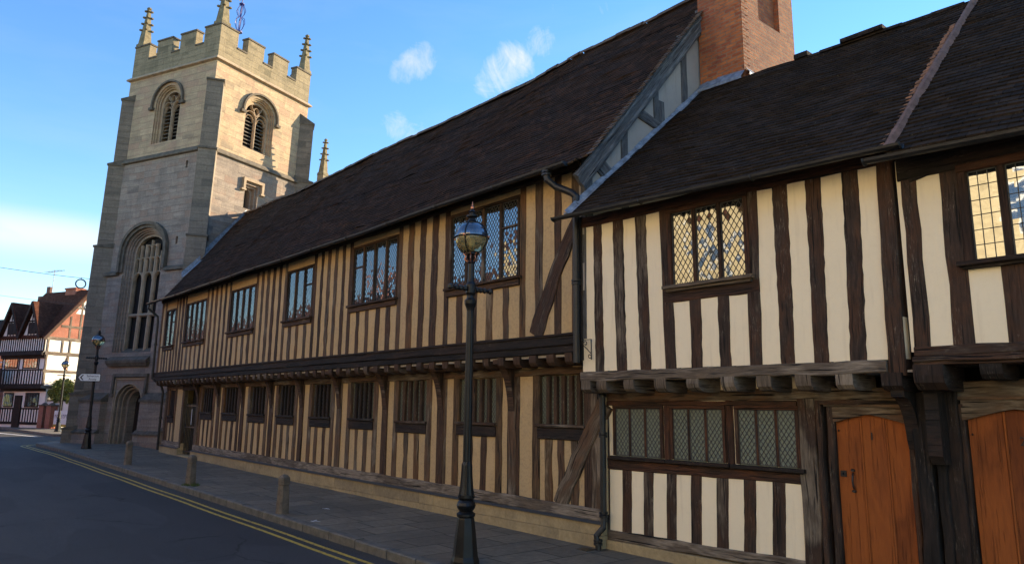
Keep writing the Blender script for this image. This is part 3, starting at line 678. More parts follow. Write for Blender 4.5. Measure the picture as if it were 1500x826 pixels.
lpale.timber((XL + .25, .385, 2.54), (XR + .12, .385, 2.54), .13, .14, tone=.1)
LW = [(-30.5, -29.85, 1.48, 2.43, 3), (-26.86, -25.8, 1.66, 2.46, 4), (-24.79, -23.62, 1.66, 2.46, 4), (-22.62, -21.47, 1.65, 2.45, 4), (-20.56, -19.51, 1.64, 2.46, 4), (-18.46, -17.41, 1.63, 2.46, 4), (-16.38, -15.32, 1.63, 2.46, 4), (-14.27, -13.17, 1.61, 2.46, 4), (-12.04, -10.89, 1.63, 2.45, 4), (-9.69, -8.62, 1.64, 2.46, 5)]
plaster_wall(sch, 'lower_plaster', 'plaster_tan', XL + .3, -28.78, .3, 2.75, .418, [(w[0] - .03, w[1] + .03, w[2] - .03, w[3] + .02) for w in LW[:1]])
plaster_wall(sch, 'lower_plaster', 'plaster_tan', -27.36, XR + .15, .3, 2.75, .418, [(w[0] - .03, w[1] + .03, w[2] - .03, w[3] + .02) for w in LW[1:]])
for i, (x0, x1, z0, z1, n) in enumerate(LW):
    f = MB(); pale = i not in (8, 9)
    for x in (x0 - .09, x1 + .09): (lpale if pale and i > 2 else low).timber((x, .395, zl(x)), (x, .395, zh - .02), .185, .12, tone=(.05 if pale else -.12))
    # mullion bars
    for k in range(1, n + 1):
        x = x0 + (x1 - x0) * k / (n + 1) if n < 5 else x0 + .02 + (x1 - x0 - .04) * k / (n + .6); f.timber((x, .40, z0), (x, .40, z1), .085 if n < 5 else .08, .09, jit=.003, tone=rnd.uniform(-.1, .05))
    f.timber((x0 - .05, .34, z0 - .02), (x1 + .05, .34, z0 - .02), .05, .1, tone=.2, jit=.004)
    fo = f.build('barred_window', 'wood_black' if i < 7 else 'wood', sch)
    s_ = MB(); s_.timber((x0 - .03, .375, z0 - .15), (x1 + .03, .375, z0 - .15), .2, .1, tone=.0, jit=.006); s_.build('sill', 'wood_black', fo)
    g = MB(); g.face([(x0 - .02, .47, z0), (x1 + .02, .47, z0), (x1 + .02, .47, z1), (x0 - .02, .47, z1)], [(x0, z0), (x1, z0), (x1, z1), (x0, z1)])
    mb2 = MB(); lattice(mb2, x0, x1, z0, z1, .466, .067, .092, t=.009)
    g.build('glass', 'glass_low', fo); mb2.build('leading', 'came', fo)
    ns = 2 if n < 5 else 3
    if i: studs_between(low, x0 - .01, x1 + .01, ns, zl(x0), z0 - .25, .165, .4)
    else: studs_between(low, x0 - .01, x1 + .01, 1, zl(x0), z0 - .25, .12, .4)
# sliver studs next to the posts
for x in (-10.27, -12.50): low.timber((x, .4, zl(x)), (x, .4, 2.48), .09, .1, tone=.12)
low.timber((-8.36, .39, zl(-8.3)), (-8.36, .39, 2.5), .2, .12, tone=.2)
low.build('lower_stud', 'wood', sch, ('wood_mid', 'wood_gold', 'wood_pale'), .6); lpale.build('pale_stud', 'wood_pale', sch)
br = MB(); br.timber((-9.18, .37, .34), (-8.17, .37, 1.98), .30, .1, tone=.15, jit=.02, curve=-.03, seg=.2); br.build('brace', 'wood_pale', sch)
# sill beam + plinth
for (a, b) in ((XL + .25, -28.8), (-27.35, XR + .12)):
    mb = MB(); mb.timber((a, .36, ptop(a) - .08), (b, .36, ptop(b) - .08), .19, .2, tone=.2, jit=.01); mb.build('sill_beam', 'wood_grey', sch)
    mb = MB()
    for q, r_ in zip(frange(a - .02, b, 1.1)[:-1], frange(a - .02, b, 1.1)[1:]):
        j = rnd.uniform(0, .012)
        mb.hexa([(q, .31 + j, gz(q) - .2), (r_, .31 + j, gz(r_) - .2), (r_, .7, gz(r_) - .2), (q, .7, gz(q) - .2), (q, .31 + j, ptop(q) - .19), (r_, .31 + j, ptop(r_) - .19), (r_, .7, ptop(r_) - .17), (q, .7, ptop(q) - .17)])
    mb.build('stone_plinth', 'plinth', sch)
    mb = MB()
    for q, r_ in zip(frange(a, b, .5)[:-1], frange(a, b, .5)[1:]):
        mb.face([(q, .285, ptop(q) - .192), (r_, .285, ptop(r_) - .192), (r_, .352, ptop(r_) - .165), (q, .352, ptop(q) - .165)])
        mb.face([(q, .285, ptop(q) - .205), (r_, .285, ptop(r_) - .205), (r_, .285, ptop(r_) - .192), (q, .285, ptop(q) - .192)])
    mb.build('lead_weathering', 'came', sch)
# passage door / iron gate
gt = MB()
for k in range(9): x = -28.66 + k * .155; gt.tube([(x, .5, .16), (x, .5, 1.95)], .014, 6)
for z in (.25, 1.1, 1.85): gt.box(-28.7, -27.44, .485, .515, z, z + .04)
go = gt.build('iron_gate', 'iron', sch)
mb = MB(); mb.box(-28.35, -28.2, .55, .56, 1.2, 1.75); mb.box(-27.75, -27.62, .55, .56, 1.3, 1.8); mb.build('notice', 'white', sch)
mb = MB(); mb.timber((-28.95, .36, 2.52), (-27.2, .36, 2.52), .2, .2, tone=0); mb.build('door_lintel', 'wood_black', sch)
mb = MB(); mb.box(-28.8, -27.36, .3, .8, gz(-28) - .2, gz(-28) + .06); mb.build('door_step', 'plinth', sch)
# roof
ZE, ZR, YR = 5.97, 10.72, 4.15
sl = math.atan2(ZR - ZE, YR); n_w = (0, -math.sin(sl), math.cos(sl))
def sag(x): return .05 * math.sin(x * .55 + 1) + .03 * math.sin(x * 1.4) - .10 * math.sin(math.pi * (x - XL) / (XR - XL))
def Pw(s, t):
    if t < .52:
        y = -.42 + t * .42 / .52 * 1.0; z = 5.76 + (ZE - 5.76) * t / .52
    else:
        y = (t - .52) * math.cos(sl); z = ZE + (t - .52) * math.sin(sl)
    f = min(1, t / 6.8); return Vector((s, y, z + sag(s) * (.25 + .75 * f) + .012 * math.sin(s * 3.1 + t * 2)))
T1 = .52 + math.hypot(YR, ZR - ZE)
mb = MB()
tiled(mb, Pw, n_w, lambda t: -31.45 - .72 * max(0, t * .66 - .35) * 1.0, lambda t: XR + .22, T1, .11, .016, .45)
ro = mb.build('roof', 'tile', sch)
mb = MB(); mb.face([(XR + .2, YR, ZR), (-35, YR, ZR), (-35, 8.7, 5.75), (XR + .2, 8.7, 5.75)])
mb.face([(XR + .2, -.38, 5.72), (-31.4, -.38, 5.72), (-31.4, 0.05, 5.93), (XR + .2, .05, 5.93)][::-1])
mb.build('rear_roof', 'tile', ro)
mb = MB()
for a, b in zip(frange(-34.6, XR + .2, 2)[:-1], frange(-34.6, XR + .2, 2)[1:]): ridge_tiles(mb, (a, YR, ZR + sag(a) - .0), (b, YR, ZR + sag(b) - .0), .12, .4)
mb.build('ridge_tiles', 'ridge', ro)
gutter(sch, -31.5, XR + .14, -.47, lambda x: 5.83 + sag(x) * .25 - .02, r=.065)
# gable end facing right
gx = XR + .1
mb = MB(); mb.prism([(.0, 3), (8.3, 3), (8.3, 5.9), (YR, ZR - .1), (.0, 5.9)], lambda u, v, d: (d, u, v), gx - .2, gx)
mb.build('gable_wall', 'plaster_grey', sch)
gf = TG(); nx = (1, 0, 0); gq = gx + .03
for (y, z0, z1, w) in ((1.02, 5.3, 7.05, .17), (1.95, 6.2, 8.1, .14), (2.1, 6.4, 7.6, .16), (2.85, 7.4, 9.2, .18), (3.5, 7.9, 10.0, .15)): gf.timber((gq, y, z0), (gq, y, z1), w, .1, nx, tone=.1)
gf.timber((gq + .01, .15, 6.1), (gq + .01, .95, 5.6), .3, .1, nx, tone=.2)
gf.timber((gq + .01, 1.2, 7.25), (gq + .01, 2.6, 6.95), .2, .1, nx, tone=.1)
gf.timber((gq, .1, 3.0), (gq, .1, 6.0), .2, .1, nx)
gf.build('gable_stud', 'wood_blue', sch)
bg = MB(); off = Vector((0, -math.sin(sl), math.cos(sl)))
for k, (dx, w, o_) in enumerate(((.20, .30, -.14), (.225, .06, -.05), (.215, .05, -.22))):
    a = Vector((XR + dx, -.30, ZE - .30 * math.tan(sl))) + off * o_; b = Vector((XR + dx, YR, ZR)) + off * o_
    bg.timber(a, b, w, .06, nx, tone=.1 + .1 * k, jit=.008)
bg.build('barge_board', 'wood_blue', sch)
mb = MB(); tiled(mb, lambda s, t: Pw(s, t) + Vector((0, 0, .02)), n_w, lambda t: XR + .14, lambda t: XR + .27, T1, .11, .02, .1); mb.build('verge_tiles', 'ridge', ro)
# lead at the church end of the roof
mb = MB()
def leadrun(mb, P, Q, wx, up_):
    P = Vector(P); Q = Vector(Q)
    mb.face([P, Q, Q + Vector(up_), P + Vector(up_)]); mb.face([P, P + Vector(wx), Q + Vector(wx), Q])
n = (.06, .03, .0)
leadrun(mb, (-32.5, 1.0, 7.17), (-32.5, 1.70, 7.98), (.22, .02, -.0), (0, -.02, .22))
leadrun(mb, (-33.3, 1.95, 8.25), (-34.2, 4.15, 10.80), (.22, .1, .05), (.0, .0, .24))
mb.build('lead_flashing', 'lead', ro)
# rain pipes
pipe(sch, [(-31.32, -.47, 5.75), (-31.32, -.47, 5.6), (-31.28, -.3, 5.45), (-31.24, -.12, 5.3), (-31.24, -.1, 5.1), (-31.24, -.1, 3.2), (-31.24, -.1, 2.9), (-31.0, .2, 2.6), (-30.98, .27, 2.4), (-30.98, .27, .2)], .045, [(-31.24, -.1, 4.2), (-30.98, .27, 1.4)])
pipe(sch, [(-8.62, -.47, 5.80), (-8.60, -.45, 5.62), (-8.5, -.35, 5.5), (-8.28, -.22, 5.38), (-8.2, -.18, 5.30), (-8.2, -.18, 5.12)], .06, [(-8.61, -.46, 5.72), (-8.2, -.18, 5.12)])
pipe(sch, [(-8.29, -.10, 5.0), (-8.29, -.10, 2.62)], .055, [(-8.29, -.10, 3.9)])

mb = MB(); mb.timber((-8.275, -.03, 2.66), (-8.275, -.03, 5.0), .07, .2, jit=.003); mb.build('corner_board', 'wood_black', sch)

# ------------------------------------------------------------------ almshouse 1 (white, left of post)
def house_common(): pass
H1 = thing('half_timbered_house', 'cream-plastered half-timbered house with a chimney, three lower leaded windows and door number 1', 'house', (0, 0, 0))
xa, xb = -8.26, -3.33
LD = .014
plaster_wall(H1, 'upper_plaster', 'plaster_cream', xa, xb - .05, 2.48, 4.95, LD, [(-6.5, -5.24, 3.62, 4.74)])
mb = MB(); mb.box(xa + .1, xb + .1, 1.0, 1.1, -.6, 4.9); mb.build('light_blocker', 'dark', H1)  # added dark panel, blocks sky showing through above the lower wall
mb = MB(); mb.box(xa + .12, -4.72, .462, .6, 0.0, 2.34); mb.build('lower_plaster', 'plaster_cream', H1)
def gap_timbers(mb, gaps, y, z0f, z1f, d=.12, tones=None, jit=.012):
    """gaps = [(xl_top,xr_top,xl_bot,xr_bot)...] ; timbers fill the space between consecutive gaps"""
    for i in range(len(gaps) - 1):
        g, h = gaps[i], gaps[i + 1]; t0, t1 = g[1], h[0]; b0, b1 = g[3], h[2]
        mb.timber(((b0 + b1) / 2, y, z0f(b0)), ((t0 + t1) / 2, y, z1f(t0)), b1 - b0, d, w1=t1 - t0, jit=jit * .6, seg=.10, tone=(tones[i] if tones else None), curve=rnd.uniform(-.006, .006))
G = [(-8.258, -8.012, -8.23, -7.991), (-7.834, -7.601, -7.805, -7.549), (-7.383, -7.151, -7.353, -7.095), (-6.935, -6.701, -6.897, -6.636)]
fr = TG(); zs = lambda x: 2.46; ze = lambda x: 4.86 - (x + 8.2) * .02
gap_timbers(fr, G, 0, zs, ze, tones=[.12, .15, .14])
fr.timber((-6.545, -.004, 2.46), (-6.59, -.004, 4.82), .185, .12, tone=-.08); fr.timber((-5.205, -.004, 2.46), (-5.165, -.004, 4.82), .18, .12, tone=.08)
GU = [(-6.457, -6.2, -6.445, -6.2), (-6.008, -5.74, -6.018, -5.737), (-5.56, -5.298, -5.567, -5.308)]
gap_timbers(fr, GU, 0, zs, lambda x: 3.42, tones=[0, .02])
G2 = [(-5.083, -4.86, -5.119, -4.864), (-4.644, -4.404, -4.676, -4.432), (-4.198, -3.937, -4.249, -3.996), (-3.743, -3.501, -3.805, -3.565)]
gap_timbers(fr, G2, 0, zs, ze, tones=[.05, .03, -.02])
fr.timber((-3.475, -.03, 2.30), (-3.43, -.03, 4.80), .19, .2, tone=.02, w1=.17)
fr.build('upper_stud', 'wood2', H1)
mb = TG(); mb.timber((xa - .02, -.02, 4.90), (xb, -.02, 4.80), .17, .18, tone=.02); mb.timber((-6.64, -.008, 3.5), (-5.1, -.008, 3.5), .18, .1, tone=-.05); mb.build('wall_plate', 'wood_red', H1)
window(H1, -6.46, -5.28, 3.655, 4.705, -.03, 3, mw=.055, fr=.07, mat='wood_red', glass='glass_h', qw=.085, qh=.13, sill=(.04, .07, 'wood_grey'), label='upper leaded window with yellow reflections')
mb = MB(); mb.timber((-8.26, -.055, 2.40), (-3.57, -.055, 2.40), .14, .22, tone=.12, jit=.012, seg=.22); mb.build('jetty_beam', 'wood_grey', H1)
for x in (-8.15, -7.82, -7.28, -6.70, -6.15, -5.60, -5.08, -4.56, -4.06): joist(H1, x, -.05, .55, 2.15, 2.335, .20, 'wood_grey')
joist(H1, -3.52, -.08, .5, 2.13, 2.33, .22, 'wood_black')
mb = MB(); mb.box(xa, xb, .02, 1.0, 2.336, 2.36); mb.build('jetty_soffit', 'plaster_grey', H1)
mb = MB(); mb.timber((xa + .1, .44, 2.11), (-3.3, .44, 2.11), .16, .14, tone=.12); mb.build('head_beam', 'wood_pale', H1)
# lower frame
lf = TG()
GL = [(-8.122, -7.869, -8.138, -7.889), (-7.681, -7.446, -7.703, -7.472), (-7.259, -7.02, -7.287, -7.051), (-6.839, -6.593, -6.873, -6.63), (-6.411, -6.171, -6.45, -6.214), (-5.982, -5.75, -6.027, -5.798), (-5.568, -5.332, -5.618, -5.386), (-5.149, -4.903, -5.205, -4.962)]
gap_timbers(lf, GL, .45, lambda x: .04, lambda x: 1.02, tones=[.1, .16, .05, .0, .14, .08, -.08], jit=.006)
lf.timber((-8.16, .45, .0), (-8.16, .45, 2.05), .06, .12); lf.timber((-4.82, .43, -.05), (-4.80, .43, 2.06), .24, .16, tone=.22, jit=.012)
lf.build('lower_stud', 'wood2', H1)
mb = TG(); mb.timber((-8.15, .43, 2.0), (-4.93, .43, 2.0), .07, .1, tone=-.05, jit=.004); mb.timber((-8.15, .44, 1.075), (-4.93, .44, 1.095), .18, .14, tone=-.05, jit=.005)
for x in (-6.98, -5.92): mb.timber((x, .435, 1.15), (x, .435, 2.04), .11, .12, tone=.05, jit=.004)
mb.build('window_rail', 'wood_red', H1)
for (a, b, lab) in ((-7.97, -7.10, 'lower leaded window nearest the tan building'), (-6.865, -6.03, 'middle lower leaded window'), (-5.78, -4.955, 'lower leaded window nearest door 1')):
    window(H1, a, b, 1.205, 1.92, .42, 3, mw=.035, fr=.052, mat='wood_red', glass='glass_low', qw=.067, qh=.092, lt=.011, sill=(.01, .05, 'wood_black'), label=lab, rec=.03)
zpl = lambda x: .07 - .0 * x
mb = MB(); mb.timber((-8.16, .43, -.0), (-4.70, .43, .03), .15, .2, tone=.15); mb.build('sill_beam', 'wood_grey', H1)
mb = MB(); mb.box(-8.16, -4.6, .40, .7, -.6, -.07); mb.build('stone_plinth', 'plinth', H1)
def plank_door(parent, x0, x1, za, zs_, zb, y, num, numx, left_handle=True, bounds=None):
    """pointed-head plank door"""
    xm = (x0 + x1) / 2
    def top(x): t = abs(x - xm) / ((x1 - x0) / 2); return za - (za - zs_) * (t ** 1.25)
    d = MB(); bounds = bounds or [x0, x0 + (x1 - x0) * .34, x0 + (x1 - x0) * .68, x1]
    for a, b in zip(bounds[:-1], bounds[1:]):
        tn = rnd.uniform(-.12, .12); g = .006; ou = rnd.uniform(0, 30)
        xs_ = frange(a + g, b - g, .05); pts = [(a + g, zb), (b - g, zb)] + [(q, top(q)) for q in reversed(xs_)]
        d.face([(p[0], y, p[1]) for p in pts], [(ou + p[0], p[1]) for p in pts], tn)
        for q in (a + g, b - g): d.face([(q, y, zb), (q, y + .03, zb), (q, y + .03, top(q)), (q, y, top(q))], [(0, 0), (.03, 0), (.03, 2), (0, 2)], tn)
    # cover strips
    for q in bounds[1:-1]: d.timber((q + .012, y - .012, zb), (q + .012, y - .012, top(q) - .002), .022, .014, tone=.1, jit=.001)
    d.face([(x0, y + .03, zb), (x1, y + .03, zb), (x1, y + .03, za), (x0, y + .03, za)])
    do = d.build('door', 'door', parent)
    hx = x0 + .16
    if left_handle:
        h = MB(); h.tube([(hx + .02, y - .01, 1.19), (hx + .03, y - .05, 1.16), (hx + .03, y - .06, 1.10), (hx + .03, y - .05, 1.04), (hx + .02, y - .01, 1.01)], .011, 8)
        h.lathe([(0, -.02), (.025, -.01), (.025, .01), (0, .02)], (hx + .02, y - .012, 1.22), 8); h.lathe([(0, -.02), (.025, -.01), (.025, .01), (0, .02)], (hx + .02, y - .012, .98), 8)
        h.build('handle', 'iron', do)
        h = MB(); h.box(x0 + .03, x0 + .1, y - .015, y - .001, 1.14, 1.21); h.lathe([(0, -.012), (.014, 0), (0, .012)], (x0 + .065, y - .02, 1.175), 8); h.build('lock_plate', 'iron', do)
    h = MB(); h.lathe([(0, -.015), (.013, 0), (0, .015)], (x0 + .04, y - .01, 1.68), 8); h.build('stud', 'iron', do)
    t = text_mesh('number', num, .125, 'black', do, Matrix.Translation((numx, y - .012, 1.62)) @ Matrix.Rotation(R(90), 4, 'X'))
    return do, top
d1, top1 = plank_door(H1, -4.465, -3.62, 1.875, 1.775, -.6, .50, '1', -4.03, bounds=[-4.465, -4.165, -3.87, -3.62])
d1['label'] = 'orange plank door numbered 1'
def door_head(parent, x0, x1, top, za, y, z1, mat='wood2'):
    hd = MB(); xs_ = frange(x0, x1, .06); pts = [(x0 - .03, z1), (x0 - .03, top(x0))] + [(q, top(q)) for q in xs_] + [(x1 + .03, top(x1)), (x1 + .03, z1)]
    hd.prism(pts, lambda u, v, d: (u, y + d, v), -.02, .1, tone=.08)
    hd.uv = [[(q[1], q[0]) for q in f_] for f_ in hd.uv]
    # moulded line above
    hd.timber((x0 - .1, y - .04, z1 + .005), (x1 + .1, y - .04, z1 + .005), .035, .1, tone=-.1, jit=.002)
    return hd.build('door_head', mat, parent)
door_head(H1, -4.465, -3.62, top1, 1.875, .46, 1.975, 'wood_pale')
mb = MB()
mb.timber((-4.52, .44, -.6), (-4.50, .44, 1.99), .09, .16, tone=-.12); mb.timber((-4.64, .40, -.6), (-4.63, .40, 2.04), .07, .2, tone=-.05)
mb.timber((-3.575, .44, -.6), (-3.575, .44, 1.99), .07, .16, tone=.1)
mb.timber((-4.66, .40, 2.015), (-3.5, .40, 2.015), .05, .2, tone=-.1)
mb.build('door_frame', 'wood2', H1)
mb = MB(); mb.timber((-3.40, .30, -.6), (-3.42, .30, 2.12), .17, .3, tone=-.1, jit=.012); mb.build('corner_post', 'wood_black', H1)
bracket(H1, -3.50, .0, .36, 1.50, 2.15, .14, 'wood_black')
# roof house 1
s1 = R(40.6); n1 = (0, -math.sin(s1), math.cos(s1)); YR1 = 3.32
def z1e(x): return 5.02 - .036 * (x + 8.2) * 1.0 if x < -5 else 4.905 - .03 * (x + 5)
def P1(s, t):
    y = -.42 + t * math.cos(s1); return Vector((s, y, z1e(s) - .08 + t * math.sin(s1) + .025 * math.sin(s * 1.7 + .5) * (t / 4) + .008 * math.sin(s * 4 + t * 3)))
TT = (YR1 + .42) / math.cos(s1)
mb = MB(); tiled(mb, P1, n1, lambda t: -8.2 + (.0 if t > .5 else -.05), lambda t: -3.26, TT, .115, .02, .36); r1 = mb.build('roof', 'tile2', H1)
mb = MB(); a = P1(-8.2, TT); b = P1(-3.26, TT); mb.face([a, b, b + Vector((0, 3.7, -3.1)), a + Vector((0, 3.7, -3.1))][::-1]); 
mb.build('rear_roof', 'tile2', r1); mb = MB(); a = P1(-8.25, 0); b = P1(-3.26, 0); mb.face([a - Vector((0, 0, .02)), b - Vector((0, 0, .02)), b + Vector((0, .45, .3)), a + Vector((0, .45, .3))]); mb.build('eaves_soffit', 'wood_black', r1)
mb = MB(); ridge_tiles(mb, P1(-6.1, TT) - Vector((0, 0, .03)), P1(-3.3, TT) - Vector((0, 0, .03)), .07, .45); mb.box(-6.1, -5.85, YR1 - .1, YR1 + .1, P1(-6, TT).z - .02, P1(-6, TT).z + .07)
mb.box(-5.25, -4.55, YR1 - .13, YR1 + .13, P1(-4.9, TT).z + .03, P1(-4.9, TT).z + .10); mb.build('ridge_tiles', 'tile2', r1)
gutter(H1, -8.42, -3.05, -.48, lambda x: z1e(x) - .10, r=.055)
mb = MB()
for i, (a, b) in enumerate(zip(frange(0, TT, .33)[:-1], frange(0, TT, .33)[1:])):
    j = rnd.uniform(-.012, .012); A, B = P1(-8.12, a), P1(-8.12, b + .03); n = Vector(n1)
    mb.face([A + n * (.03 + j), A + Vector((.05 + j * 2, 0, 0)) + n * .03, B + Vector((.05 + j * 2, 0, 0)) + n * .03, B + n * (.03 + j)])
    mb.face([A + Vector((-.055, 0, 0)) + n * (.09 + j), A + Vector((-.0, 0, 0)) + n * .03, B + Vector((0, 0, 0)) + n * .03, B + Vector((-.055, 0, 0)) + n * (.09 + j)])
A = P1(-8.2, 0)
mb.box(A.x - .07, A.x + .05, A.y + .02, A.y + .15, A.z + .02, A.z + .07)
mb.build('lead_flashing', 'lead', r1)
# chimney
cx0, cx1, cy0, cy1 = -8.16, -7.17, 3.36, 5.35
mb = MB(); mb.box(cx0, cx1, cy0, cy1, 7.6, 12.2)
ch = mb.build('chimney', 'brick', H1)
c = MB(); c.box(cx1 - .10, cx1 + .2, 3.98, 4.78, 9.55, 12.0); cc = c.build('cutter', 'brick'); cut(ch, [cc])
m9 = MB(); m9.box(cx0 - .05, cx1 + .05, cy0 - .05, cy1 + .05, 12.202, 12.42); m9.build('chimney_cap', 'brick', ch)
for yy_ in (cy0 + .5, cy1 - .5):
    m9 = MB(); m9.lathe([(.16, 12.42), (.13, 12.5), (.12, 12.85), (.15, 12.9), (.15, 12.95), (.10, 12.96)], ((cx0 + cx1) / 2, yy_, 0), 14); m9.build('chimney_pot', 'terracotta', ch)
# toothed long-and-short corners on the south-west arris
mb = MB(); z = 7.9; k = 0
while z < 12.1:
    if k % 2: mb.box(cx1 - .112, cx1 + .006, cy0 - .006, cy0 + .225, z + .004, z + .068)
    else: mb.box(cx1 - .225, cx1 + .007, cy0 - .007, cy0 + .112, z + .004, z + .068)
    z += .075; k += 1
mb.build('quoin_bricks', 'brick', ch)
mb = MB()
def fl(p, q, h, o):
    p = Vector(p); q = Vector(q); o = Vector(o)
    n = 5
    for i in range(n):
        a = p.lerp(q, i / n); b = p.lerp(q, (i + 1) / n); j0, j1 = rnd.uniform(-.02, .03), rnd.uniform(-.02, .03)
        mb.face([a + o, b + o, b + Vector((0, 0, h + j1)), a + Vector((0, 0, h + j0))])
        mb.face([a + o + Vector((0, 0, -.05)), b + o + Vector((0, 0, -.05)), b + o, a + o])
fl((cx0, cy0 - .015, P1(cx0, (cy0 + .42) / math.cos(s1)).z + .05), (cx1 + .02, cy0 - .015, P1(cx1, (cy0 + .42) / math.cos(s1)).z + .03), .10, (0, -.14, -.07))
fl((cx1 + .015, cy0 - .04, 8.24), (cx1 + .015, cy0 + .3, 8.22), .10, (.12, 0, -.05)); fl((cx1 + .015, cy0 + .3, 8.22), (cx1 + .015, cy1, 6.6), .14, (.12, 0, -.05))
mb.build('lead_apron', 'lead', ch)
# corner scroll bracket and lower downpipe
def spiral(c, r0, turns, a0, n=26, s=1):
    return [(c[0] + r0 * (1 - i / n * .75) * math.cos(a0 + s * i / n * turns * 6.283), c[1], c[2] + r0 * (1 - i / n * .75) * math.sin(a0 + s * i / n * turns * 6.283)) for i in range(n)]
mb = MB(); bx = -8.02; by = -.05
mb.tube([(bx, by, 2.66), (bx, by, 2.98)], .010, 6); mb.tube([(bx, by, 2.975), (bx - .22, by, 2.975)], .006, 5)
top_ = spiral((bx - .125, by, 2.915), .05, 1.2, R(250), s=-1); bot_ = spiral((bx - .035, by, 2.72), .045, 1.2, R(60), s=-1)
mb.tube(top_, .007, 5); mb.tube(bot_, .007, 5); mb.tube([top_[0], (bx - .09, by, 2.83), bot_[0]], .007, 5)
mb.build('scroll_bracket', 'iron', H1)
pipe(H1, [(-8.2, .05, 2.52), (-8.14, .2, 2.4), (-8.13, .32, 2.28), (-8.135, .32, 2.0), (-8.14, .32, .25), (-8.13, .30, .12), (-8.2, .22, .0), (-8.17, .22, -.12), (-8.16, .22, -.22)], .048, [(-8.135, .32, 2.12), (-8.135, .32, 1.5), (-8.14, .32, .3), (-8.17, .22, -.1)])
mb = MB(); mb.box(-8.42, -8.2, .0, .22, gz(-8.3) - .02, gz(-8.3) + .006); struct(mb.build('drain_grating', 'iron'))

# ------------------------------------------------------------------ almshouse 2
H2 = thing('half_timbered_house', 'cream-plastered half-timbered house at the right edge with square-leaded window and door number 2', 'house', (0, 0, 0))
xc, xd = -3.32, 2.2
plaster_wall(H2, 'upper_plaster', 'plaster_cream', xc, xd, 2.55, 4.72, LD, [(-2.66, -1.56, 3.42, 4.46)])
mb = MB(); mb.box(xc + .12, xd, 1.0, 1.1, -.6, 4.6); mb.build('light_blocker', 'dark', H2)  # same added panel, keeps sky out of the jetty gap
fr = TG()
G3 = [(-3.356, -3.272, -3.377, -3.283), (-3.107, -2.872, -3.114, -2.892), (-2.669, -2.379, -2.683, -2.394), (-2.14, -1.9, -2.15, -1.9), (-1.65, -1.4, -1.65, -1.4)]
fr.timber((-3.20, 0, 2.6), (-3.19, 0, 4.52), .17, .12, w1=.165, tone=-.02); fr.timber((-2.79, 0, 2.6), (-2.77, 0, 4.52), .21, .12, w1=.2, tone=.0)
fr.timber((-2.27, 0, 2.6), (-2.27, 0, 3.38), .24, .12); fr.timber((-1.78, 0, 2.6), (-1.78, 0, 3.38), .24, .12)
for x in (-1.2, -.6, -.1, .4, .9, 1.4, 1.9): fr.timber((x, 0, 2.6), (x, 0, 4.6), .2, .12)
fr.build('upper_stud', 'wood2', H2)
mb = TG(); mb.timber((xc + .02, -.02, 4.62), (xd, -.02, 4.62), .30, .2, tone=-.1); mb.timber((xc + .14, -.012, 4.46), (xc + .33, -.012, 4.50), .06, .1, tone=-.1); mb.build('wall_plate', 'wood_black', H2)
window(H2, -2.605, -1.62, 3.465, 4.42, -.03, 3, mw=.07, fr=.09, mat='wood_red', glass='glass_r', qw=.104, qh=.16, sill=(.03, .08, 'wood_black'), square=True)
mb = MB(); mb.timber((-3.27, -.05, 2.545), (xd, -.05, 2.575), .11, .25, tone=.08); mb.timber((-3.28, -.09, 2.46), (xd, -.09, 2.48), .055, .3, tone=.05); mb.timber((-3.28, -.06, 2.42), (xd, -.06, 2.44), .05, .3, tone=-.05); mb.build('jetty_beam', 'wood2', H2)
joist(H2, -3.13, -.10, .5, 2.13, 2.40, .30, 'wood_black')
for x in (-2.56, -2.0, -1.4, -.8, -.2): joist(H2, x, -.05, .5, 2.24, 2.42, .2, 'wood_black')
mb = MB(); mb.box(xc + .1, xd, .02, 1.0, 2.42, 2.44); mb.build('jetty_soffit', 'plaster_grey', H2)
mb = MB(); mb.timber((-3.05, .43, 2.14), (xd, .43, 2.20), .2, .14, tone=.08); mb.build('head_beam', 'wood_pale', H2)
mb = MB(); mb.timber((-3.14, .38, -.6), (-3.13, .38, 2.2), .16, .2, tone=.05, jit=.012); mb.timber((-3.25, .34, -.6), (-3.25, .34, 2.12), .1, .25, tone=-.15, jit=.01)
mb.build('corner_post', 'wood_black', H2)
mb = MB(); mb.prism([(.15, 2.13), (.15, 1.45), (.22, 1.36), (.36, 1.36), (.36, 2.13)], lambda a, b, d: (-3.22 + d, a, b), -.07, .07); mb.build('hanging_corbel', 'wood_black', H2)
d2, top2 = plank_door(H2, -3.0, -2.05, 1.95, 1.83, -.6, .50, '2', -2.50, left_handle=False, bounds=[-3.0, -2.66, -2.36, -2.05]); d2['label'] = 'orange plank door numbered 2'
door_head(H2, -3.0, -2.05, top2, 1.95, .46, 2.06, 'wood_pale')
mb = TG(); mb.timber((-3.04, .44, -.6), (-3.04, .44, 2.0), .07, .16, tone=-.1); mb.timber((-1.98, .44, -.6), (-1.98, .44, 2.0), .12, .16, tone=-.1); mb.build('door_frame', 'wood2', H2)
mb = MB(); mb.box(-1.9, xd, .46, .6, -.6, 2.2); mb.build('lower_plaster', 'plaster_cream', H2)
fr = TG()
for x in (-1.3, -.8, -.3, .2, .7, 1.2, 1.7): fr.timber((x, .445, -.6), (x, .445, 2.1), .2, .12)
fr.build('lower_stud', 'wood2', H2)
s2 = s1; n2 = n1
def P2(s, t):
    y = -.46 + t * math.cos(s2); return Vector((s, y, 4.665 - .045 * (s + 3.3) + t * math.sin(s2) * 1.03 + .02 * math.sin(s * 1.9)))
mb = MB(); tiled(mb, P2, n2, lambda t: -3.22, lambda t: 2.3, TT, .115, .02, .36); r2 = mb.build('roof', 'tile2', H2)
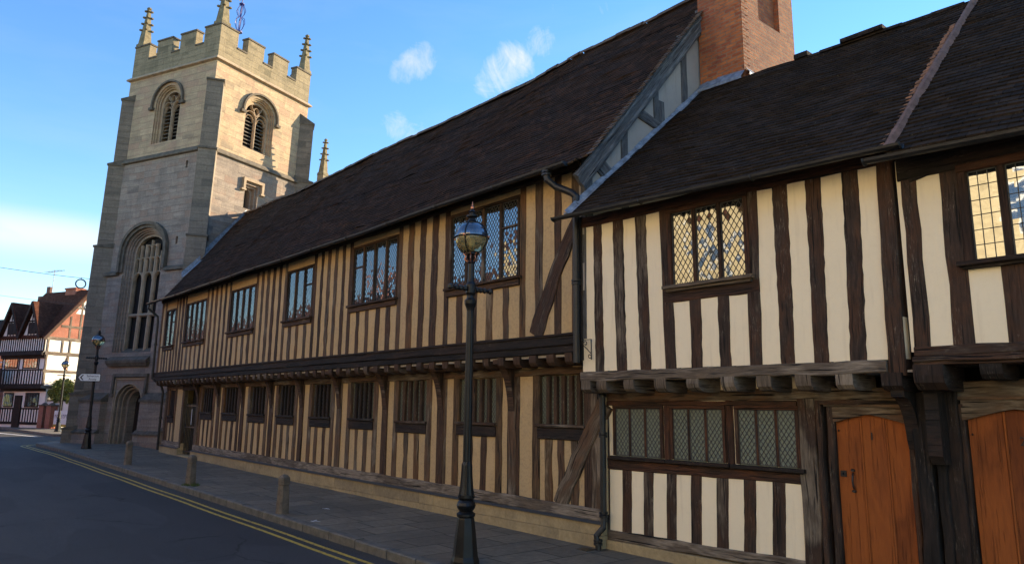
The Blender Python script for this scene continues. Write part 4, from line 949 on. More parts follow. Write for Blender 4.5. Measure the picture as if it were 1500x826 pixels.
mb = MB(); a = P2(-3.22, TT); b = P2(2.3, TT); mb.face([a, b, b + Vector((0, 3.7, -3.1)), a + Vector((0, 3.7, -3.1))][::-1])
mb.build('rear_roof', 'tile2', r2); mb = MB(); a = P2(-3.22, 0); b = P2(2.3, 0); mb.face([a - Vector((0, 0, .02)), b - Vector((0, 0, .02)), b + Vector((0, .5, .3)), a + Vector((0, .5, .3))]); mb.build('eaves_soffit', 'wood_black', r2)
mb = MB(); N = 40; prev = None
for i in range(N + 1):
    t = .05 + (TT - .05) * i / N; a = P2(-3.235, t) + Vector(n2) * .05; w0, w1 = .038 + rnd.uniform(-.018, .012), .035 + rnd.uniform(-.012, .012)
    cur = (a + Vector((-w0 - .02, 0, -.03)), a + Vector((-w0 * .4, 0, .035)), a + Vector((w1 * .6, 0, .025)), a + Vector((w1 + .02, 0, -.045)))
    if prev:
        for q in range(3): mb.face([prev[q], prev[q + 1], cur[q + 1], cur[q]], smooth=True)
    prev = cur
mb.build('mortar_fillet', 'mortar', r2)
mb = MB()
for i in range(34):
    t = .1 + i * .115; a = P2(-3.30 + rnd.uniform(-.03, .01), t) + Vector(n2) * .05
    d_ = Vector((0, math.cos(s2), math.sin(s2))) * .05
    mb.hexa([a - d_ + Vector((-.03, 0, -.03)), a - d_ + Vector((.04, 0, -.03)), a + d_ + Vector((.04, 0, -.03)), a + d_ + Vector((-.03, 0, -.03)), a - d_ + Vector((-.03, 0, .008)), a - d_ + Vector((.04, 0, .02)), a + d_ + Vector((.04, 0, .0)), a + d_ + Vector((-.03, 0, -.01))])
mb.build('verge_tiles', 'terracotta', r2)
gutter(H2, -3.42, 2.3, -.54, lambda x: 4.66 - .045 * (x + 3.3) - .03, r=.06)
mb = MB(); ridge_tiles(mb, P2(-3.2, TT) - Vector((0, 0, .03)), P2(2.3, TT) - Vector((0, 0, .03)), .07, .45); mb.build('ridge_tiles', 'tile2', r2)

# ------------------------------------------------------------------ church tower
LEAN = .036
txf = lambda x, y, z: (x, y + LEAN * (17.8 - z), z)
TW = thing('church_tower', 'square stone church tower with battlements, pinnacles and a tall arched west window', 'church', (-33.4816, 1.9675, 0), R(113))
def TM(): return MB(txf)
def arch(hw, zs_, za, zb, n=14, cx=0, p=.93):
    """closed outline, bottom-left -> around"""
    pts = [(cx - hw, zb)]
    for i in range(n + 1):
        a = math.pi * (1 - i / n); c = math.cos(a); s = math.sin(a)
        pts.append((cx + hw * c, zs_ + (za - zs_) * (s ** p)))
    pts.append((cx + hw, zb)); return pts
Wf = lambda off: (lambda u, v, d: (-d - off, u, v))     # west face, d outwards
Sf = lambda off: (lambda u, v, d: (u, -d - off, v))     # south face
def arch_band(mb, o_out, o_in, fn, d0, d1, tone=0):
    """solid band between two open outlines (same count)"""
    n = len(o_out)
    for i in range(n - 1):
        a, b, c, d = o_out[i], o_out[i + 1], o_in[i + 1], o_in[i]
        mb.face([fn(*a, d1), fn(*b, d1), fn(*c, d1), fn(*d, d1)]); mb.face([fn(*a, d0), fn(*b, d0), fn(*b, d1), fn(*a, d1)]); mb.face([fn(*d, d1), fn(*c, d1), fn(*c, d0), fn(*d, d0)])
    for i in (0, n - 1): mb.face([fn(*o_out[i], d0), fn(*o_out[i], d1), fn(*o_in[i], d1), fn(*o_in[i], d0)])
def curvebar(mb, pts, w, fn, d0, d1):
    for a, b in zip(pts[:-1], pts[1:]):
        D = Vector((b[0] - a[0], b[1] - a[1])); 
        if D.length < 1e-5: continue
        D.normalize(); n = (-D.y * w / 2, D.x * w / 2); e = (D.x * w * .15, D.y * w * .15)
        q = [(a[0] - n[0] - e[0], a[1] - n[1] - e[1]), (b[0] - n[0] + e[0], b[1] - n[1] + e[1]), (b[0] + n[0] + e[0], b[1] + n[1] + e[1]), (a[0] + n[0] - e[0], a[1] + n[1] - e[1])]
        m_ = (d0 + d1) / 2; c1 = ((a[0] + b[0]) / 2, 0)
        a2 = (a[0], a[1]); b2 = (b[0], b[1])
        # chamfered section: outer edge narrow
        s_ = .35; nn = (n[0] * s_, n[1] * s_)
        r = [(a[0] - nn[0] - e[0], a[1] - nn[1] - e[1]), (b[0] - nn[0] + e[0], b[1] - nn[1] + e[1]), (b[0] + nn[0] + e[0], b[1] + nn[1] + e[1]), (a[0] + nn[0] - e[0], a[1] + nn[1] - e[1])]
        mb.face([fn(*p, d1) for p in r])
        for i in range(4):
            j = (i + 1) % 4; mb.face([fn(*q[i], m_), fn(*q[j], m_), fn(*r[j], d1), fn(*r[i], d1)]); mb.face([fn(*q[i], d0), fn(*q[j], d0), fn(*q[j], m_), fn(*q[i], m_)])
walls = TM(); walls.box(-.12, 6.2, -.12, 6.1, -.4, 7.8); w1 = walls.build('wall', 'tower_low', TW); w1['label'] = 'lower stage wall'
walls = TM(); walls.box(-.06, 6.2, -.06, 6.05, 7.8, 13.4); w2 = walls.build('wall', 'tower_low', TW); w2['label'] = 'middle stage wall'
walls = TM(); walls.box(0, 6.2, 0, 6.0, 13.4, 17.85); w3 = walls.build('wall', 'tower_w', TW); w3['label'] = 'belfry stage wall'
def cutter(poly, fn, d0, d1):
    c = TM(); c.prism(poly, fn, d0, d1); return c.build('cutter', 'tower_w', TW, merge=True)
def orders(poly_fn, steps, fn):
    """nested recesses: steps [(shrink, depth)]"""
    return [cutter(poly_fn(sh), fn, -dp, .4) for sh, dp in steps]
# belfry windows (west and south)
def belfry(fn, cx, hw, zb, zs_, za, wallobj, off):
    f = fn(off)
    cs = orders(lambda sh: arch(hw - sh, zs_, za - sh, zb + sh * .6, cx=cx), [(0, .07), (.06, .15), (.13, .24), (.20, .7)], f)
    cut(wallobj, cs)
    iw = hw - .20; fo = TM(); d0, d1 = -.40, -.25
    arch_band(fo, arch(iw + .02, zs_, za - .18, zb, cx=cx), arch(iw - .06, zs_, za - .26, zb, cx=cx), f, d0, d1)
    curvebar(fo, [(cx, zb + .1), (cx, zs_ - .15)], .11, f, d0, d1)
    for s_ in (-1, 1):
        c0 = cx + s_ * iw / 2; curvebar(fo, [(c0 + iw / 2 * math.cos(a), zs_ - .25 + .42 * math.sin(a)) for a in [math.pi * i / 10 for i in range(11)]], .07, f, d0, d1)
        curvebar(fo, [(c0 + .18 * s_ * 0 + iw * .36 * math.cos(a), zs_ - .33 + .30 * math.sin(a)) for a in [math.pi * i / 10 for i in range(11)]], .045, f, d0, d1 - .05)
        curvebar(fo, [(cx + s_ * .02, zs_ + .0), (cx + s_ * .16, zs_ + .22), (cx + s_ * .30, zs_ + .36), (cx + s_ * .34, zs_ + .5)], .06, f, d0, d1)
    curvebar(fo, [(cx + .17 * math.cos(a), za - .62 + .2 * math.sin(a)) for a in [2 * math.pi * i / 14 for i in range(15)]], .06, f, d0, d1)
    w = fo.build('belfry_window', 'tower_trim', TW)
    lv = TM(); z = zb + .18
    while z < zs_ + .1:
        for s_ in (-1, 1):
            a, b = (cx - iw, cx - .05) if s_ < 0 else (cx + .05, cx + iw)
            lv.hexa([f(a, z, -.38), f(b, z, -.38), f(b, z + .13, -.58), f(a, z + .13, -.58), f(a, z + .035, -.38), f(b, z + .035, -.38), f(b, z + .165, -.58), f(a, z + .165, -.58)])
        z += .185
    lv.build('louvres', 'tower_dark', w)
    bk = TM(); bk.face([f(cx - hw, zb, -.69), f(cx + hw, zb, -.69), f(cx + hw, za, -.69), f(cx - hw, za, -.69)]); bk.build('dark_opening', 'dark', w)
    hm = TM(); z0 = zs_ - .12
    o1 = arch(hw + .23, zs_, za + .23, z0, cx=cx)[0:]; o2 = arch(hw + .14, zs_, za + .14, z0, cx=cx); arch_band(hm, o1, o2, f, 0, .13)
    for s_ in (-1, 1): hm.hexa([f(cx + s_ * (hw + .20) - .14, z0 - .1, 0), f(cx + s_ * (hw + .20) + .14, z0 - .1, 0), f(cx + s_ * (hw + .20) + .14, z0 - .1, .15), f(cx + s_ * (hw + .20) - .14, z0 - .1, .15), f(cx + s_ * (hw + .20) - .14, z0 + .03, 0), f(cx + s_ * (hw + .20) + .14, z0 + .03, 0), f(cx + s_ * (hw + .20) + .14, z0 + .03, .15), f(cx + s_ * (hw + .20) - .14, z0 + .03, .15)])
    hm.build('hood_mould', 'tower_dark', w)
belfry(Wf, 3.02, .86, 14.15, 16.1, 17.0, w3, 0)
belfry(Sf, 2.92, .95, 14.15, 16.0, 16.85, w3, 0)
# small south window in the middle stage
f = Sf(.06)
rect = lambda sh: [(2.40 + sh, 11.2), (2.40 + sh, 12.38 - sh), (3.22 - sh, 12.38 - sh), (3.22 - sh, 11.2)]
cut(w2, [cutter(rect(0), f, -.12, .4), cutter(rect(.10), f, -.3, .4), cutter(arch(.22, 12.0, 12.22, 11.2, cx=2.80), f, -.7, .4)] + [cutter([(a - .07, b - .02), (a - .07, b + .33), (a + .07, b + .33), (a + .07, b - .02)], Wf(.06), -.4, .4) for a, b in ((1.13, 12.62), (1.18, 9.05))])
sw = TM()
for (a, b, c_, d_) in ((2.18, 3.5, 12.52, 12.66), (2.18, 2.32, 12.08, 12.52), (3.36, 3.5, 12.08, 12.52)): sw.hexa([f(a, c_, 0), f(b, c_, 0), f(b, c_, .14), f(a, c_, .14), f(a, d_, 0), f(b, d_, 0), f(b, d_, .14), f(a, d_, .14)])
sw.hexa([f(2.08, 12.02, 0), f(2.36, 12.02, 0), f(2.36, 12.02, .15), f(2.08, 12.02, .15), f(2.08, 12.1, 0), f(2.36, 12.1, 0), f(2.36, 12.1, .15), f(2.08, 12.1, .15)])
sw.hexa([f(3.32, 12.02, 0), f(3.6, 12.02, 0), f(3.6, 12.02, .15), f(3.32, 12.02, .15), f(3.32, 12.1, 0), f(3.6, 12.1, 0), f(3.6, 12.1, .15), f(3.32, 12.1, .15)])
sw.build('small_window_label', 'tower_trim', TW)
bk = TM(); bk.face([f(2.3, 11, -.6), f(3.3, 11, -.6), f(3.3, 12.4, -.6), f(2.3, 12.4, -.6)]); bk.build('small_window', 'dark', TW)
# big west window + door
f = Wf(.12); cx = 3.22; hw = 1.30; zs_, za, zb = 8.75, 9.95, 4.2
dcx = 2.93
cs = [cutter(arch(hw - sh, zs_, za - sh, zb, cx=cx, p=.85), f, -dp, .4) for sh, dp in ((0, .09), (.06, .18), (.12, .27), (.19, .36), (.26, 1.2))]
cs2 = [cutter(arch(.86 - sh, 1.85, 2.78 - sh, -.5, cx=dcx, p=.85), f, -dp, .4) for sh, dp in ((0, .12), (.10, .26), (.20, .42), (.31, .9))]
w2cut = []
cut(w1, [cutter(arch(hw - sh, 8.75, 9.95 - sh, zb, cx=cx, p=.85), Wf(.12), -dp, .4) for sh, dp in ((0, .09), (.06, .18), (.12, .27), (.19, .36), (.26, 1.2))] + cs2)
cut(w2, cs)
ww = TM(); iw = hw - .26; d0, d1 = -.52, -.36
arch_band(ww, arch(iw + .02, zs_, za - .24, zb, cx=cx, p=.85), arch(iw - .06, zs_, za - .32, zb, cx=cx, p=.85), f, d0, d1)
lw = 2 * iw / 3
for k in (1, 2): x = cx - iw + lw * k; curvebar(ww, [(x, zb), (x, 9.25)], .17, f, d0, d1)
curvebar(ww, [(cx - iw, 5.95), (cx + iw, 5.95)], .16, f, d0, d1)
curvebar(ww, [(cx - iw, zb + .06), (cx + iw, zb + .06)], .14, f, d0, d1)
for k in range(3):
    c0 = cx - iw + lw * (k + .5)
    for zz in (7.6,): curvebar(ww, [(c0 + lw / 2 * .9 * math.cos(a), zz + .35 * math.sin(a)) for a in [math.pi * i / 10 for i in range(11)]], .11, f, d0, d1)
    for q in (-.25, 0, .25):
        zt_ = 9.45 if k == 1 else (9.25 if (q > 0) == (k == 0) else 8.9)
        if q == 0: curvebar(ww, [(c0, 7.98), (c0, zt_)], .09, f, d0, d1 - .02)
    for s_ in (-1, 1):
        cc = c0 + s_ * lw / 4; curvebar(ww, [(cc + lw / 4 * .9 * math.cos(a), 8.45 + .2 * math.sin(a)) for a in [math.pi * i / 8 for i in range(9)]], .075, f, d0, d1 - .03)
        if k == 1: curvebar(ww, [(cc + lw / 4 * .9 * math.cos(a), 9.05 + .18 * math.sin(a)) for a in [math.pi * i / 8 for i in range(9)]], .075, f, d0, d1 - .03)
wo = ww.build('west_window', 'tower_trim', TW)
g = TM(); g.face([f(cx - hw, zb, -.62), f(cx + hw, zb, -.62), f(cx + hw, za, -.62), f(cx - hw, za, -.62)][::-1], [(0, 0), (2.6, 0), (2.6, 5), (0, 5)]); g.build('glass', 'dark', wo)
hm = TM(); z0 = 7.95
arch_band(hm, arch(hw + .30, zs_, za + .30, z0, cx=cx, p=.85), arch(hw + .16, zs_, za + .16, z0, cx=cx, p=.85), f, -.05, .14)
arch_band(hm, arch(hw + .16, zs_, za + .16, z0, cx=cx, p=.85), arch(hw + .02, zs_, za + .02, z0, cx=cx, p=.85), f, -.05, .05)
hm.build('hood_mould', 'tower_dark', wo)
sl_ = TM(); sl_.hexa([f(cx - 1.30, 3.98, -.5), f(cx + 1.30, 3.98, -.5), f(cx + 1.36, 3.72, .22), f(cx - 1.36, 3.72, .22), f(cx - 1.22, 4.42, -.5), f(cx + 1.22, 4.42, -.5), f(cx + 1.36, 3.84, .24), f(cx - 1.36, 3.84, .24)])
sl_.hexa([f(cx - 1.3, 3.56, -.1), f(cx + 1.3, 3.56, -.1), f(cx + 1.3, 3.58, .12), f(cx - 1.3, 3.58, .12), f(cx - 1.36, 3.72, -.1), f(cx + 1.36, 3.72, -.1), f(cx + 1.36, 3.719, .2), f(cx - 1.36, 3.719, .2)])
sl_.build('sloping_sill', 'tower_dark', wo)
# door surround
dr = TM()
for (a, b, c_, d_) in ((dcx - 1.14, dcx + 1.14, 3.10, 3.24), (dcx - 1.14, dcx - 1.02, 2.35, 3.10), (dcx + 1.02, dcx + 1.14, 2.35, 3.10), (dcx - 1.24, dcx - .98, 2.24, 2.36), (dcx + .98, dcx + 1.24, 2.24, 2.36)):
    dr.hexa([f(a, c_, -.02), f(b, c_, -.02), f(b, c_, .14), f(a, c_, .14), f(a, d_, -.02), f(b, d_, -.02), f(b, d_, .12), f(a, d_, .12)])
dr.build('door_label_mould', 'tower_dark', TW)
dr = TM()
for rr, dd in ((.86, .05), (.77, -.06), (.66, -.2)):
    arch_band(dr, arch(rr + .035, 1.85, 2.78 - .86 + rr + .035, .1, cx=dcx, p=.85), arch(rr, 1.85, 2.78 - .86 + rr, .1, cx=dcx, p=.85), f, dd - .1, dd)
for s_ in (-1, 1):
    a = dcx + s_ * .98; dr.hexa([f(a - .03, .1, -.02), f(a + .03, .1, -.02), f(a + .03, .1, .05), f(a - .03, .1, .05), f(a - .03, 3.08, -.02), f(a + .03, 3.08, -.02), f(a + .03, 3.08, .05), f(a - .03, 3.08, .05)])
dr.hexa([f(dcx - 1.0, 2.98, -.02), f(dcx + 1.0, 2.98, -.02), f(dcx + 1.0, 2.98, .05), f(dcx - 1.0, 2.98, .05), f(dcx - 1.0, 3.05, -.02), f(dcx + 1.0, 3.05, -.02), f(dcx + 1.0, 3.05, .05), f(dcx - 1.0, 3.05, .05)])
dr.build('door_moulding', 'tower_trim', TW)
dl = TM()
for k in range(6): a = dcx - .55 + k * .185; dl.hexa([f(a, .1, -.86), f(a + .175, .1, -.86), f(a + .175, .1, -.80), f(a, .1, -.80), f(a, 2.6, -.86), f(a + .175, 2.6, -.86), f(a + .175, 2.6, -.80), f(a, 2.6, -.80)], tone=rnd.uniform(-.1, .1))
for z in (.7, 1.7): dl.hexa([f(dcx - .5, z, -.8), f(dcx + .5, z, -.8), f(dcx + .5, z, -.785), f(dcx - .5, z, -.785), f(dcx - .5, z + .05, -.8), f(dcx + .5, z + .05, -.8), f(dcx + .5, z + .05, -.785), f(dcx - .5, z + .05, -.785)])
dl.build('door', 'wood_black', TW)
# strings, cornice
st = TM()
def ring(mb, x0, x1, y0, y1, z, p, h, hin=.05):
    """sloped string course around the tower"""
    P = [(x0 - p, y0 - p), (x1 + p, y0 - p), (x1 + p, y1 + p), (x0 - p, y1 + p)]; Q = [(x0 - .01, y0 - .01), (x1 + .01, y0 - .01), (x1 + .01, y1 + .01), (x0 - .01, y1 + .01)]
    for i in range(4):
        j = (i + 1) % 4
        mb.face([(*P[i], z), (*P[j], z), (*P[j], z + h * .5), (*P[i], z + h * .5)]); mb.face([(*P[i], z + h * .5), (*P[j], z + h * .5), (*Q[j], z + h + hin), (*Q[i], z + h + hin)]); mb.face([(*Q[i], z - h * .3), (*Q[j], z - h * .3), (*P[j], z), (*P[i], z)])
ring(st, 0, 6.2, 0, 6.0, 17.74, .14, .14); st.build('cornice', 'tower_trim', TW)
st = TM(); ring(st, -.06, 6.2, -.06, 6.05, 13.34, .12, .12, .12); st.build('string_course', 'tower_dark', TW)
for a, b in ((-.12, cx - hw - .28), (cx + hw + .28, 6.1)):
    st = TM(); st.hexa([f(a, 7.82, -.05), f(b, 7.82, -.05), f(b, 7.82, .14), f(a, 7.82, .14), f(a, 8.05, -.05), f(b, 8.05, -.05), f(b, 7.93, .14), f(a, 7.93, .14)])
    st.build('string_course', 'tower_dark', TW)
# parapet with merlons
pp = TM(); TH = .38
pp.box(0.02, 6.18, .02, .02 + TH, 17.9, 18.72); pp.box(0.02, 6.18, 5.98 - TH, 5.98, 17.9, 18.72); pp.box(.02, .02 + TH, .02 + TH, 5.98 - TH, 17.9, 18.72); pp.box(6.18 - TH, 6.18, .02 + TH, 5.98 - TH, 17.9, 18.72)
def coping(x0, x1, y0, y1, z, o=.035):
    cp = TM(); cp.box(x0 - o, x1 + o, y0 - o, y1 + o, z, z + .08); cp.build('coping', 'tower_dark', TW)
mw = 1.06
for side in range(4):
    Ls = 6.16 if side % 2 == 0 else 5.96; gap = (Ls - 4 * mw) / 3
    for k in range(4):
        a = k * (mw + gap); b = a + mw
        if side in (0, 2):
            y0 = .02 if side == 0 else 5.98 - TH; pp.box(.02 + a, .02 + b, y0, y0 + TH, 18.722, 19.52); coping(.02 + a, .02 + b, y0, y0 + TH, 19.52)
            if k < 3: coping(.02 + b + .045, .02 + b + gap - .045, y0, y0 + TH, 18.722)
        else:
            x0 = .02 if side == 3 else 6.18 - TH
            y0, y1 = .02 + a, .02 + b
            if k == 0: y0 += TH + .002
            if k == 3: y1 -= TH + .002
            pp.box(x0, x0 + TH, y0, y1, 18.722, 19.52)
            coping(x0, x0 + TH, y0 + (.04 if k == 0 else 0), y1 - (.04 if k == 3 else 0), 19.52 + .001)
            if k < 3: coping(x0, x0 + TH, .02 + b + .045, .02 + b + gap - .045, 18.722)
pp.build('parapet', 'tower_p', TW)
rf = TM(); rf.face([(.3, .3, 18.2), (5.9, .3, 18.2), (5.9, 5.7, 18.2), (.3, 5.7, 18.2)]); rf.build('roof', 'lead', TW)
M['pinnacle'] = simple_mat('pinnacle_stone', (.21, .175, .105), .9, var=.4, scale=5, bd=.012, spec=.2)
def pinnacle(px, py, z0, H, w, mat='pinnacle', parent=TW, mk=TM):
    mb = mk()
    def sq(r, z): return [(px - r, py - r, z), (px + r, py - r, z), (px + r, py + r, z), (px - r, py + r, z)]
    lv = [(w * .5, z0), (w * .5, z0 + H * .06), (w * .40, z0 + H * .09), (w * .10, z0 + H * .93), (w * .06, z0 + H * .96)]
    for (r0, a), (r1, b) in zip(lv[:-1], lv[1:]):
        A, B = sq(r0, a), sq(r1, b)
        for i in range(4): j = (i + 1) % 4; mb.face([A[i], A[j], B[j], B[i]])
    mb.face(sq(lv[-1][0], lv[-1][1]))
    for k in range(4):
        t = .42 + k * .155; z = z0 + H * t; r = w * (.40 - .30 * (t - .09) / .84); s_ = w * .17
        for dx, dy in ((1, 1), (1, -1), (-1, 1), (-1, -1)):
            c = (px + dx * (r + s_ * .3), py + dy * (r + s_ * .3)); mb.lathe([(0, -.6 * s_), (s_ * .9, -.3 * s_), (s_ * 1.05, .2 * s_), (s_ * .5, .55 * s_), (0, .6 * s_)], (c[0], c[1], z), 6, smooth=False)
    mb.lathe([(0, -.05), (w * .2, -.03), (w * .24, .02), (w * .12, .08), (0, .1)], (px, py, z0 + H * .95), 6, smooth=False)
    return mb.build('pinnacle', mat, parent)
for a, b in ((.28, .28), (5.92, .28), (.28, 5.72), (5.92, 5.72)): pinnacle(a, b, 19.6, 2.25, .54)
# diagonal buttresses
def diag(cx_, cy_, dx, dy, stages, hw_=.37, shift=0):
    D = Vector((dx, dy, 0)).normalized(); S = Vector((-D.y, D.x, 0)); c = Vector((cx_, cy_, 0)) + S * shift
    for i, (za_, zb_, pr, h_) in enumerate(stages):
        mb = TM(); caps = TM()
        def pt(o, s_, z): q = c + D * o + S * s_ * h_; return (q.x, q.y, z)
        nxt = stages[i + 1][2] if i + 1 < len(stages) else .02
        mb.hexa([pt(-.5, -1, za_), pt(pr, -1, za_), pt(pr, 1, za_), pt(-.5, 1, za_), pt(-.5, -1, zb_), pt(pr, -1, zb_), pt(pr, 1, zb_), pt(-.5, 1, zb_)])
        up_ = .12 + (pr - nxt) * 1.3; e = .05
        caps.hexa([pt(-.4, -1.08, zb_ + .0), pt(pr + e, -1.1, zb_), pt(pr + e, 1.1, zb_), pt(-.4, 1.08, zb_), pt(-.4, -1.08, zb_ + up_), pt(pr + e, -1.1, zb_ + .08), pt(pr + e, 1.1, zb_ + .08), pt(-.4, 1.08, zb_ + up_)])
        bo = mb.build('buttress', 'tower_s', TW); caps.build('buttress_weathering', 'tower_dark', bo)
STG = [(-.4, .75, .74, .48), (.75, 2.3, .62, .44), (2.3, 9.2, .50, .41), (9.2, 13.25, .40, .38), (13.25, 16.6, .20, .36)]
diag(0, 0, -1, -1, STG, shift=.05); diag(0, 6.0, -1, 1, STG); diag(6.2, 0, 1, -1, [(-.4, 9.2, .75, .41), (9.2, 13.4, .55, .39), (13.4, 16.6, .36, .36)]); diag(6.2, 6.0, 1, 1, [(-.4, 16.6, .5, .36)])
# plinth blocks of the west face
for a, b in ((-.1, dcx - 1.18), (4.35, 6.15)):
    pl = TM(); cpn = TM()
    pl.box(-.45, -.1, a, b, -.4, 2.0); pl.box(-.57, -.1, a - .06, b + .06, -.4, .62)
    cpn.hexa([(-.5, a - .04, 2.0), (-.1, a - .04, 2.0), (-.1, b + .04, 2.0), (-.5, b + .04, 2.0), (-.5, a - .04, 2.1), (-.1, a - .04, 2.42), (-.1, b + .04, 2.42), (-.5, b + .04, 2.1)])
    cpn.build('plinth_moulding', 'tower_dark', TW); cpn = TM()
    cpn.hexa([(-.62, a - .09, .60), (-.4, a - .09, .60), (-.4, b + .09, .60), (-.62, b + .09, .60), (-.62, a - .09, .66), (-.4, a - .09, .82), (-.4, b + .09, .82), (-.62, b + .09, .66)])
    plo = pl.build('base_plinth', 'tower_low', TW); cpn.build('plinth_moulding', 'tower_dark', plo)
# vane
vn = TM(); vx, vy = 3.45, 2.75
vn.tube([(vx, vy, 18.2), (vx, vy, 24.2)], .03, 6)
for k in range(6):
    a = k * math.pi / 3; ca, sa = math.cos(a), math.sin(a)
    vn.tube([(vx + ca * r, vy + sa * r, z) for r, z in ((.04, 21.35), (.16, 21.55), (.26, 21.85), (.22, 22.1), (.08, 22.2), (.18, 22.35), (.24, 22.55), (.14, 22.8), (.03, 22.9))], .018, 5)
vn.lathe([(0, -.06), (.18, -.03), (.18, .03), (0, .06)], (vx, vy, 21.35), 10); vn.lathe([(0, -.05), (.14, -.02), (.14, .02), (0, .05)], (vx, vy, 22.95), 10)
vo = vn.build('weather_vane', 'blue_iron', TW)
vn = TM(); vn.tube([(vx + .25, vy + .5, 23.4), (vx - .25, vy - .6, 23.4)], .02, 5)
vn.prism([(0, 23.2), (.35, 23.32), (.5, 23.7), (.2, 23.6), (.05, 23.9), (-.1, 23.5)], lambda u, v, d: (vx - .1 - u * .4, vy - .1 - u * .9, v), -.01, .01); vn.build('cockerel', 'gold', vo)
# nave behind
NV = thing('church_nave', 'stone church nave with a crocketed corner pinnacle rising behind the long tiled roof', 'church', (-33.4816, 1.9675, 0), R(113))
mb = TM(); mb.box(6.3, 24, -1.1, 6.8, -.4, 12.45); mb.build('wall', 'tower_w', NV)
mb = TM(); mb.box(6.3, 24, -1.14, -.82, 12.45, 12.95); mb.box(6.25, 6.55, -.82, 6.8, 12.45, 12.95)
for k in range(12): mb.box(7.2 + k * 1.5, 7.95 + k * 1.5, -1.14, -.82, 12.952, 13.5)
mb.build('parapet', 'tower_p', NV)
mb = TM(); mb.box(6.2, 24, -1.22, -1.08, 12.32, 12.44); mb.build('string_course', 'tower_dark', NV)
mb = TM(); mb.prism([(-.5, 12.6), (6.7, 12.6), (3.1, 14.0)], lambda u, v, d: (d, u, v), 6.8, 23.8); mb.build('roof', 'lead', NV)
mb = TM(); mb.box(6.15, 6.55, -1.5, -1.1, 12.0, 13.75); mb.build('pinnacle_base', 'tower_p', NV)
pinnacle(6.35, -1.3, 13.75, 2.05, .42, parent=NV)
for k in range(3): pinnacle(10.2 + 4.2 * k, -1.0, 13.4, 2.3, .42, parent=NV)

# ------------------------------------------------------------------ street lamps
LT = thing('street_lamp', 'tall black cast-iron street lamp with round lantern, nearest the camera before the tan building', 'street lamp', (-8.52, -2.06, gz(-8.5)), 0, 'cast-iron globe street lamps')
mb = MB(); mb.lathe([(.20, -.05), (.195, .06), (.175, .12), (.165, .2), (.145, .4), (.118, .60), (.112, .62)], n=16, smooth=False, flute=.07); mb.build('fluted_base', 'iron_lamp', LT)
mb = MB(); mb.lathe([(.112, .62), (.13, .64), (.13, .67), (.09, .70), (.12, .74), (.135, .78), (.12, .82), (.095, .85), (.118, .88), (.118, .92)], n=20)
mb.lathe([(.112, .92), (.10, 1.0), (.085, 1.15), (.078, 1.32), (.066, 1.36)], n=20, flute=.10, smooth=False); mb.build('collar', 'iron_lamp', LT)
mb = MB(); mb.lathe([(.060, 1.34), (.060, 2.2), (.058, 2.21), (.052, 3.50)], n=24, flute=.08, smooth=False); mb.build('shaft', 'iron_lamp', LT)
mb = MB(); mb.lathe([(.052, 3.48), (.062, 3.52), (.085, 3.58), (.09, 3.63), (.06, 3.66), (.055, 3.70), (.075, 3.74), (.075, 3.86), (.055, 3.90), (.048, 3.95), (.046, 4.17), (.06, 4.19), (.05, 4.22), (.07, 4.25), (.09, 4.28)], n=16)
for s_ in (-1, 1):
    mb.tube([(0, s_ * .05, 3.80), (0, s_ * .36, 3.80)], .028, 8)
    for q, r_ in ((.11, .05), (.18, .042), (.26, .04), (.36, .048)): mb.lathe([(0, -.045), (r_, -.02), (r_, .02), (0, .045)], (0, s_ * q, 3.80), 10)
mb.build('ladder_bar', 'iron_lamp', LT)
mb = MB()
for k in range(8):
    a = k * math.pi / 4; mb.tube([(math.cos(a) * r, math.sin(a) * r, z) for r, z in ((.05, 4.20), (.10, 4.24), (.085, 4.29), (.12, 4.33))], .010, 5)
mb.build('gallery', 'copper', LT)
gc = 4.56; gr = .245
mb = MB(); mb.lathe([(gr * math.sin(a), gc - gr * math.cos(a)) for a in [math.pi * (.12 + .38 * i / 10) for i in range(11)]], n=32)
lg = mb.build('lantern_glass', 'lglass', LT, merge=False)
mb = MB(); mb.lathe([(gr * math.sin(a), gc - gr * math.cos(a)) for a in [math.pi * (.5 + .38 * i / 10) for i in range(11)]], n=32); mb.lathe([(.0, .14), (.06, .14), (.22, .0)], (0, 0, gc), 24); mb.build('lantern_hood', 'lcap', LT)
mb = MB()
for k in range(4):
    a = k * math.pi / 2 + .5; mb.tube([(math.cos(a) * (gr + .006) * math.sin(t), math.sin(a) * (gr + .006) * math.sin(t), gc - (gr + .006) * math.cos(t)) for t in [math.pi * (.1 + .8 * i / 14) for i in range(15)]], .0095, 6)
mb.tube([((gr + .008) * math.cos(a), (gr + .008) * math.sin(a), gc) for a in [2 * math.pi * i / 32 for i in range(33)]], .011, 6)
mb.lathe([(.07, 0), (.10, .02), (.10, .04), (.12, .055)], (0, 0, 4.29), 16)
mb.build('lantern_frame', 'iron_lamp', LT)
mb = MB()
for k in range(4): a = k * math.pi / 2 + .5; mb.lathe([(0, -.022), (.022, -.01), (.022, .01), (0, .022)], (math.cos(a) * (gr + .02), math.sin(a) * (gr + .02), gc), 8)
mb.build('boss', 'copper', LT)
mb = MB(); mb.lathe([(.115, 4.775), (.12, 4.79), (.06, 4.82), (.045, 4.86), (.085, 4.88), (.085, 4.90), (.04, 4.92), (.04, 4.94), (.065, 4.955), (.03, 4.975), (.022, 5.0)], n=16)
co = mb.build('lantern_cap', 'iron_lamp', LT)
mb = MB(); mb.lathe([(.01, 4.99), (.028, 5.005), (.03, 5.03), (.012, 5.05), (.004, 5.12)], n=10); mb.build('finial', 'copper', co)
